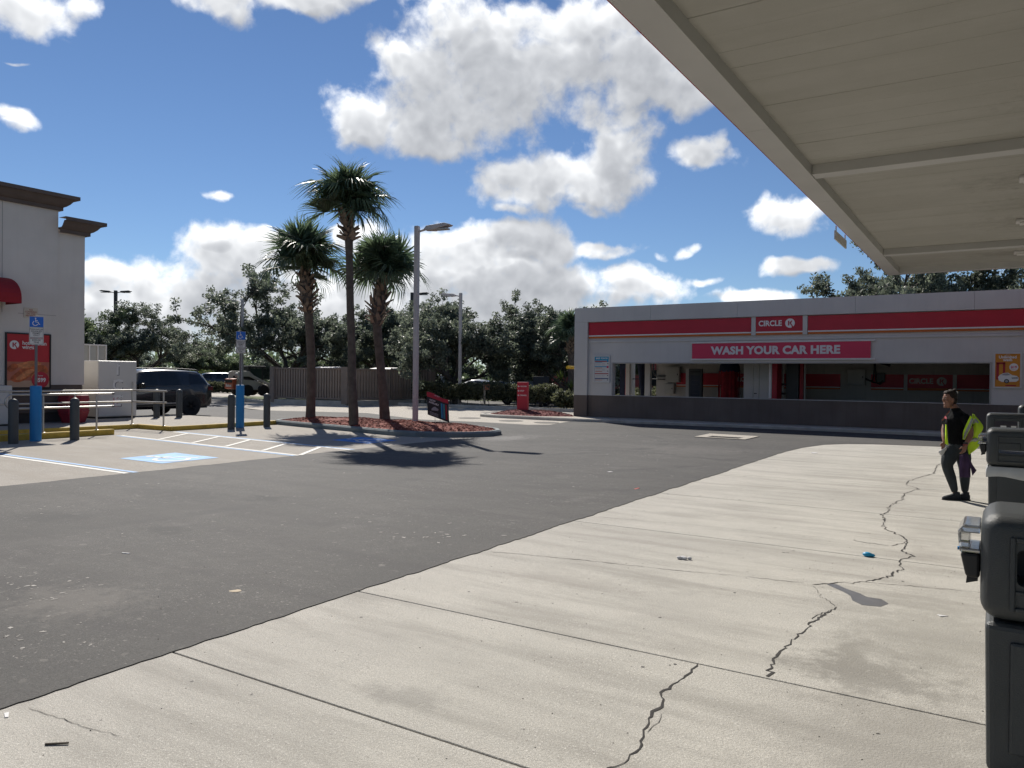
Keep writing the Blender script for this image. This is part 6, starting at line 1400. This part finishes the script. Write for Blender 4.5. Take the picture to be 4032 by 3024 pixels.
hand(LA[-1], (-.25, -.05, -1), (-.6, .5, -.1), (-.7, -.6, 0), .9)
hand(RA[-1], (-.2, -.25, -1), (.2, -.75, 0), (-.8, .1, .2), .9)
organic(body, 'body', skin, pe, .0075, 3, .45)
b = MB(); ell_loft(b, tring(.009, .74)); ell_loft(b, [(T0+F_*.0+up_*1.235, Lf*.10, F_*.085), (T0+F_*.012+up_*1.285, Lf*.068, F_*.068), (T0+F_*.016+up_*1.292, Lf*.06, F_*.06)])
limb(b, [LA[0], (.100, -.178, 1.12), (.134, -.192, 1.03)], [.066, .063, .060]); limb(b, [RA[0], (-.160, .136, 1.1), (-.188, .115, 1.03)], [.066, .063, .060]); ball(b, T0+F_*.135+Lf*.065+up_*1.10, .05, .06, .055, hx); ball(b, T0+F_*.135-Lf*.065+up_*1.10, .05, .06, .055, hx)
organic(b, 'polo_shirt', shirt_m, pe, .010, 3, .5)
b = MB(); ell_loft(b, tring(.008, .66, .86)); limb(b, LL[:-1], lr[:-1]); limb(b, RL[:-1], lr[:-1]); organic(b, 'leggings', jean, pe, .010, 3, .5)
for hl, d_ in (((.0, -.025), Vector((-.92, -.32, 0))), ((.125, .05), Vector((-.95, -.2, 0)))):
    d_.normalize(); s_ = Vector((-d_.y, d_.x, 0)); h0 = Vector((hl[0], hl[1], 0)); b = MB()
    ell_loft(b, [(h0+d_*t_+up_*z, s_*a, up_*c_) for t_, z, a, c_ in ((-.035, .045, .022, .030), (-.01, .05, .036, .046), (.05, .055, .040, .052), (.11, .043, .043, .040), (.17, .034, .046, .031), (.21, .028, .036, .024), (.228, .024, .018, .014))], 12)
    limb(b, [h0+d_*.025+up_*.05, h0+d_*.02+up_*.12], [.045, .048], 3); organic(b, 'shoe', shoe_m, pe, .008, 2, .4)
    MB().prism([tuple((h0+d_*t_+s_*w_)[:2]) for t_, w_ in ((-.04, -.025), (.05, -.036), (.15, -.044), (.215, -.034), (.235, 0), (.215, .034), (.15, .044), (.05, .036), (-.04, .025))], .0, .016).build('sole', M['black'], pe)
b = MB(); ball(b, HC-F_*.022+up_*.045, .092, .086, .098, hx); ball(b, HC-F_*.055+up_*-.01, .055, .074, .075, hx); ball(b, HC-F_*.075+up_*.125, .032, .034, .026, hx); ball(b, HC+F_*.035+up_*.090, .055, .066, .035, hx)
organic(b, 'hair', hair_m, pe, .009, 2, .4)
MB().cbox(HC-F_*.10+up_*.10, (.03, .05, .012), .5, .4).build('hair_clip', M['sign_white'], pe)
for s_ in (-1, 1):
    b = MB(); ball(b, hp(.083, s_*.034, .004), .008, .013, .006, hx, 8); b.build('eye', M['black'], pe, smooth=180)
    b = MB(); b.tube([hp(.092, s_*.016, .026), hp(.091, s_*.036, .032), hp(.078, s_*.055, .026)], [.004, .005, .003], 5); b.build('eyebrow', hair_m, pe)
b = MB(); b.tube([hp(.088, -.022, -.062), hp(.094, 0, -.061), hp(.088, .022, -.062)], [.003, .004, .003], 5); b.build('mouth', mat('lip', (.16, .045, .04), .5, .1, 9), pe)
cp = lambda x, y: ((x-560)*.00109, (1500-y)*.00115)
def patch(name, left, right, y0_, y1_, m, bulge=.03, parent=pe, rows=18, cols=9, thick=.004, wave=.008):
    L_ = smooth_path([(cp(*p)[0], 0, cp(*p)[1]) for p in left], 8); Rr = smooth_path([(cp(*p)[0], 0, cp(*p)[1]) for p in right], 8)
    def samp(P, u): q = u*(len(P)-1); i = min(len(P)-2, int(q)); return P[i].lerp(P[i+1], q-i)
    g = []
    for i in range(rows+1):
        u = i/rows; a, c_ = samp(L_, u), samp(Rr, u); g.append([(lerp(a.x, c_.x, v), lerp(y0_, y1_, v)-bulge*math.sin(v*math.pi)*math.sin(min(1, u+.15)*math.pi)+wave*math.sin(v*9+u*5), lerp(a.z, c_.z, v)) for v in [j/cols for j in range(cols+1)]])
    return MB().grid(g).build(name, m, parent, smooth=180, solid=thick)
vest = patch('safety_vest', [(722, 440), (716, 560), (712, 650), (690, 740), (668, 800), (668, 870), (686, 930)], [(738, 448), (815, 535), (852, 600), (818, 690), (822, 780), (785, 855), (697, 929)], -.10, -.04, hv, .035)
patch('reflective_strip', [(714, 500), (722, 560)], [(768, 500), (800, 548)], -.125, -.075, refl, .04, vest, 6); patch('reflective_strip', [(690, 740), (672, 785)], [(797, 722), (799, 770)], -.125, -.055, refl, .04, vest, 6)
v2 = patch('vest_strap', [(692, 455), (645, 560), (610, 660), (604, 742)], [(735, 500), (704, 590), (664, 670), (628, 748)], -.265, -.245, hv, .02); patch('reflective_strip', [(706, 480), (668, 570), (630, 660), (612, 735)], [(728, 510), (694, 590), (655, 668), (622, 742)], -.285, -.262, refl, .02, v2)
patch('vest_flap', [(389, 578), (389, 700), (388, 810)], [(402, 578), (414, 700), (432, 828)], -.17, -.20, hv, .01)
MB().cbox(T0+F_*.185+Lf*.05+up_*1.155, (.06, .004, .03), math.atan2(Lf.y, Lf.x), 0, R(15)).build('badge', mat('badge_pink', (.55, .12, .14), .5, .1, 9), pe)
MB().tube([T0+F_*.09+Lf*-.02+up_*1.25, T0+F_*.175+up_*1.16, T0+F_*.19+Lf*-.04+up_*1.11], .006, 5).build('lanyard', mat('lanyard_red', (.35, .06, .02), .6, .1, 9), pe)
MB().lathe([(.036, -.010), (.037, .010)], (LA[-1][0]+.004, LA[-1][1]+.004, LA[-1][2]+.02), 14).build('watch', M['black'], pe); MB().lathe([(.036, -.006), (.036, .006)], (LA[-1][0]-.002, LA[-1][1], LA[-1][2]-.004), 14).build('bracelet', mat('bracelet_red', (.25, .03, .03), .6, .1, 9), pe)
ct = thing('towel', 'purple cloth hanging from the walking worker left hand', 'cloth', PP, PRZ)
ct.scale = pe.scale
purple = mat('purple_cloth', (.055, .028, .075), .9, .2, 8, .5, 70)
patch('main_fold', [(572, 935), (566, 1050), (578, 1198)], [(655, 905), (698, 1000), (706, 1194)], -.275, -.235, purple, .02, ct, 16, 9, .004, .012); patch('loose_fold', [(655, 905), (682, 1000), (730, 1168)], [(672, 930), (728, 1040), (778, 1108)], -.255, -.20, purple, .02, ct, 14, 7, .004, .01)
pt = thing('paper_wrap', 'folded white paper held low in the worker right hand', 'paper', PP, PRZ)
pt.scale = pe.scale
pm = mat('white_paper', (.62, .61, .60), .7, .05, 6)
patch('sheet', [(305, 915), (340, 958)], [(415, 848), (428, 905)], -.17, -.12, pm, .02, pt, 6, 5, .003, .006); patch('fold', [(312, 905), (322, 935)], [(412, 845), (424, 880)], -.19, -.14, pm, .012, pt, 6, 5, .003, .004)

# ------------------------------------------------------------------ litter
def scrap(name, label, x, y, pts, m, h=.01, cat='litter'):
    o = MB().prism(pts, 0, h).build(name, m, None, bevel=.002); o.location = (x, y, .001); o.rotation_euler = (R(random.uniform(-4, 4)), R(random.uniform(-4, 4)), random.uniform(0, 6)); tag(o, label, cat); return o
b = MB(); ball(b, (0, 0, .02), .045, .032, .022); ball(b, (.035, .01, .015), .03, .02, .015); o = b.build('crumpled_wrapper', mat('wrapper_blue', (.01, .28, .50), .4, .1, 9), None, smooth=180); o.location = (-1.01, 7.91, .0); tag(o, 'crumpled bright blue wrapper on the concrete slabs', 'litter')
b = MB(); 
for k in range(7): ball(b, (random.gauss(0, .025), random.gauss(0, .015), .014), .022, .016, .014, None, 8)
o = b.build('crumpled_tissue', pm, None); o.location = (-2.4, 6.79, 0); tag(o, 'crumpled white tissue on the concrete slabs', 'litter')
scrap('leaf_scrap', 'pale triangular scrap lying near the nearest bin', -.34, 6.22, [(0, 0), (.05, .01), (.02, .07)], pm, .004)
scrap('flat_stone', 'flat tan disc lying on the asphalt', -4.88, 3.82, [(.055*math.cos(a), .04*math.sin(a)) for a in [i*.63 for i in range(10)]], mat('tan_disc', (.42, .34, .23), .8, .1, 9), .006)
scrap('cigarette_end', 'white cigarette end on the dark asphalt', -6.66, 4.07, [(0, 0), (.09, .0), (.09, .014), (0, .014)], pm, .012)
scrap('twig', 'short brown twig on the concrete at bottom left', -3.54, 1.77, [(0, 0), (.10, .004), (.10, .012), (0, .010)], mat('twig', (.10, .08, .06), .9, .2, 20), .008)
scrap('wrapper_strip', 'thin pale wrapper strip at the asphalt edge, bottom left', -3.97, 1.82, [(0, 0), (.07, .01), (.06, .03), (0, .015)], pm, .003)
scrap('red_straw', 'small red wrapper at the asphalt edge near mid distance', -4.55, 10.8, [(0, 0), (.14, 0), (.14, .03), (0, .03)], mat('straw_red', (.5, .08, .05), .5, .1, 9), .012)
scrap('paper_scrap', 'white paper scrap on the dark asphalt near the wash drain', -5.7, 12.4, [(0, 0), (.10, .02), (.08, .10), (-.02, .07)], pm, .01)
scrap('white_cup_lid', 'small white lid on the asphalt beside the drain', -3.5, 18.5, disc(10, .07), pm, .01)
b = MB(); q = random.Random(4)
for k in range(420):
    x, y = (q.uniform(-4.0, .0), q.uniform(1.5, 9)**1.0) if k % 3 else (q.uniform(-11.5, -4.3), q.uniform(2, 14)); s_ = q.uniform(.0015, .0045)*(1+.04*y); z = .0 if x > -4.1 else .011
    b.add([(x-s_, y-s_*.7, z), (x+s_, y-s_*.6, z), (x+s_*.8, y+s_*.7, z), (x-s_*.7, y+s_, z), (x, y, z+s_*.9)], [(0, 1, 4), (1, 2, 4), (2, 3, 4), (3, 0, 4)])
o = b.build('grit', mat('grit', (.26, .24, .2), .9, .4, 40, island=.8), None); tag(o, 'loose grit and small chips scattered on the paving', 'grit', None, 'stuff')

# oil drips, gum and scuffs: flat irregular marks on the paving
b = MB(); q = random.Random(12)
def mark(x, y, r_, z, ex):
    n = 9; a0 = q.uniform(0, 6.28); ca, sa = math.cos(a0), math.sin(a0); pts = []
    for i in range(n):
        a = 2*math.pi*i/n; rr_ = r_*q.uniform(.55, 1.15); u, v = rr_*math.cos(a)*ex, rr_*math.sin(a); pts.append((x+u*ca-v*sa, y+u*sa+v*ca, z))
    b.add(pts, [tuple(range(n))])
for k in range(130): y_ = q.uniform(1.6, 16); mark(q.uniform(-4.0, -.1), y_, q.choice((.003, .004, .006, .009))*(1+.05*y_), .0014, q.uniform(1, 1.6))
o = b.build('oil_spots', mat('oil_spot', (.06, .055, .05), .7, .3, 20, island=.35), None, recalc=False); tag(o, 'small dark oil and gum spots dotted over the concrete', 'spots', None, 'stuff')
b = MB()
for k in range(90):
    x, y = q.uniform(-11.8, -4.3), q.uniform(2, 22)
    for j in range(q.randrange(1, 7)): mark(x+q.gauss(0, .22), y+q.gauss(0, .12), q.choice((.005, .008, .013)), .0075, q.uniform(1, 3))
for cx_, cy_, n_ in ((-6.1, 2.9, 70), (-5.2, 2.5, 40), (-4.9, 6.2, 30), (-7.5, 19.5, 40), (-5.0, 18.0, 45), (-9, 20.5, 30)):
    for j in range(n_): mark(cx_+q.gauss(0, .35), cy_+q.gauss(0, .22), q.choice((.004, .006, .009, .015)), .0078, q.uniform(1, 3))
o = b.build('scuff_marks', mat('pale_scuff', (.28, .265, .24), .85, .2, 20, island=.45), None, recalc=False); tag(o, 'pale scuffs and chips scattered over the dark asphalt', 'scuffs', None, 'stuff')
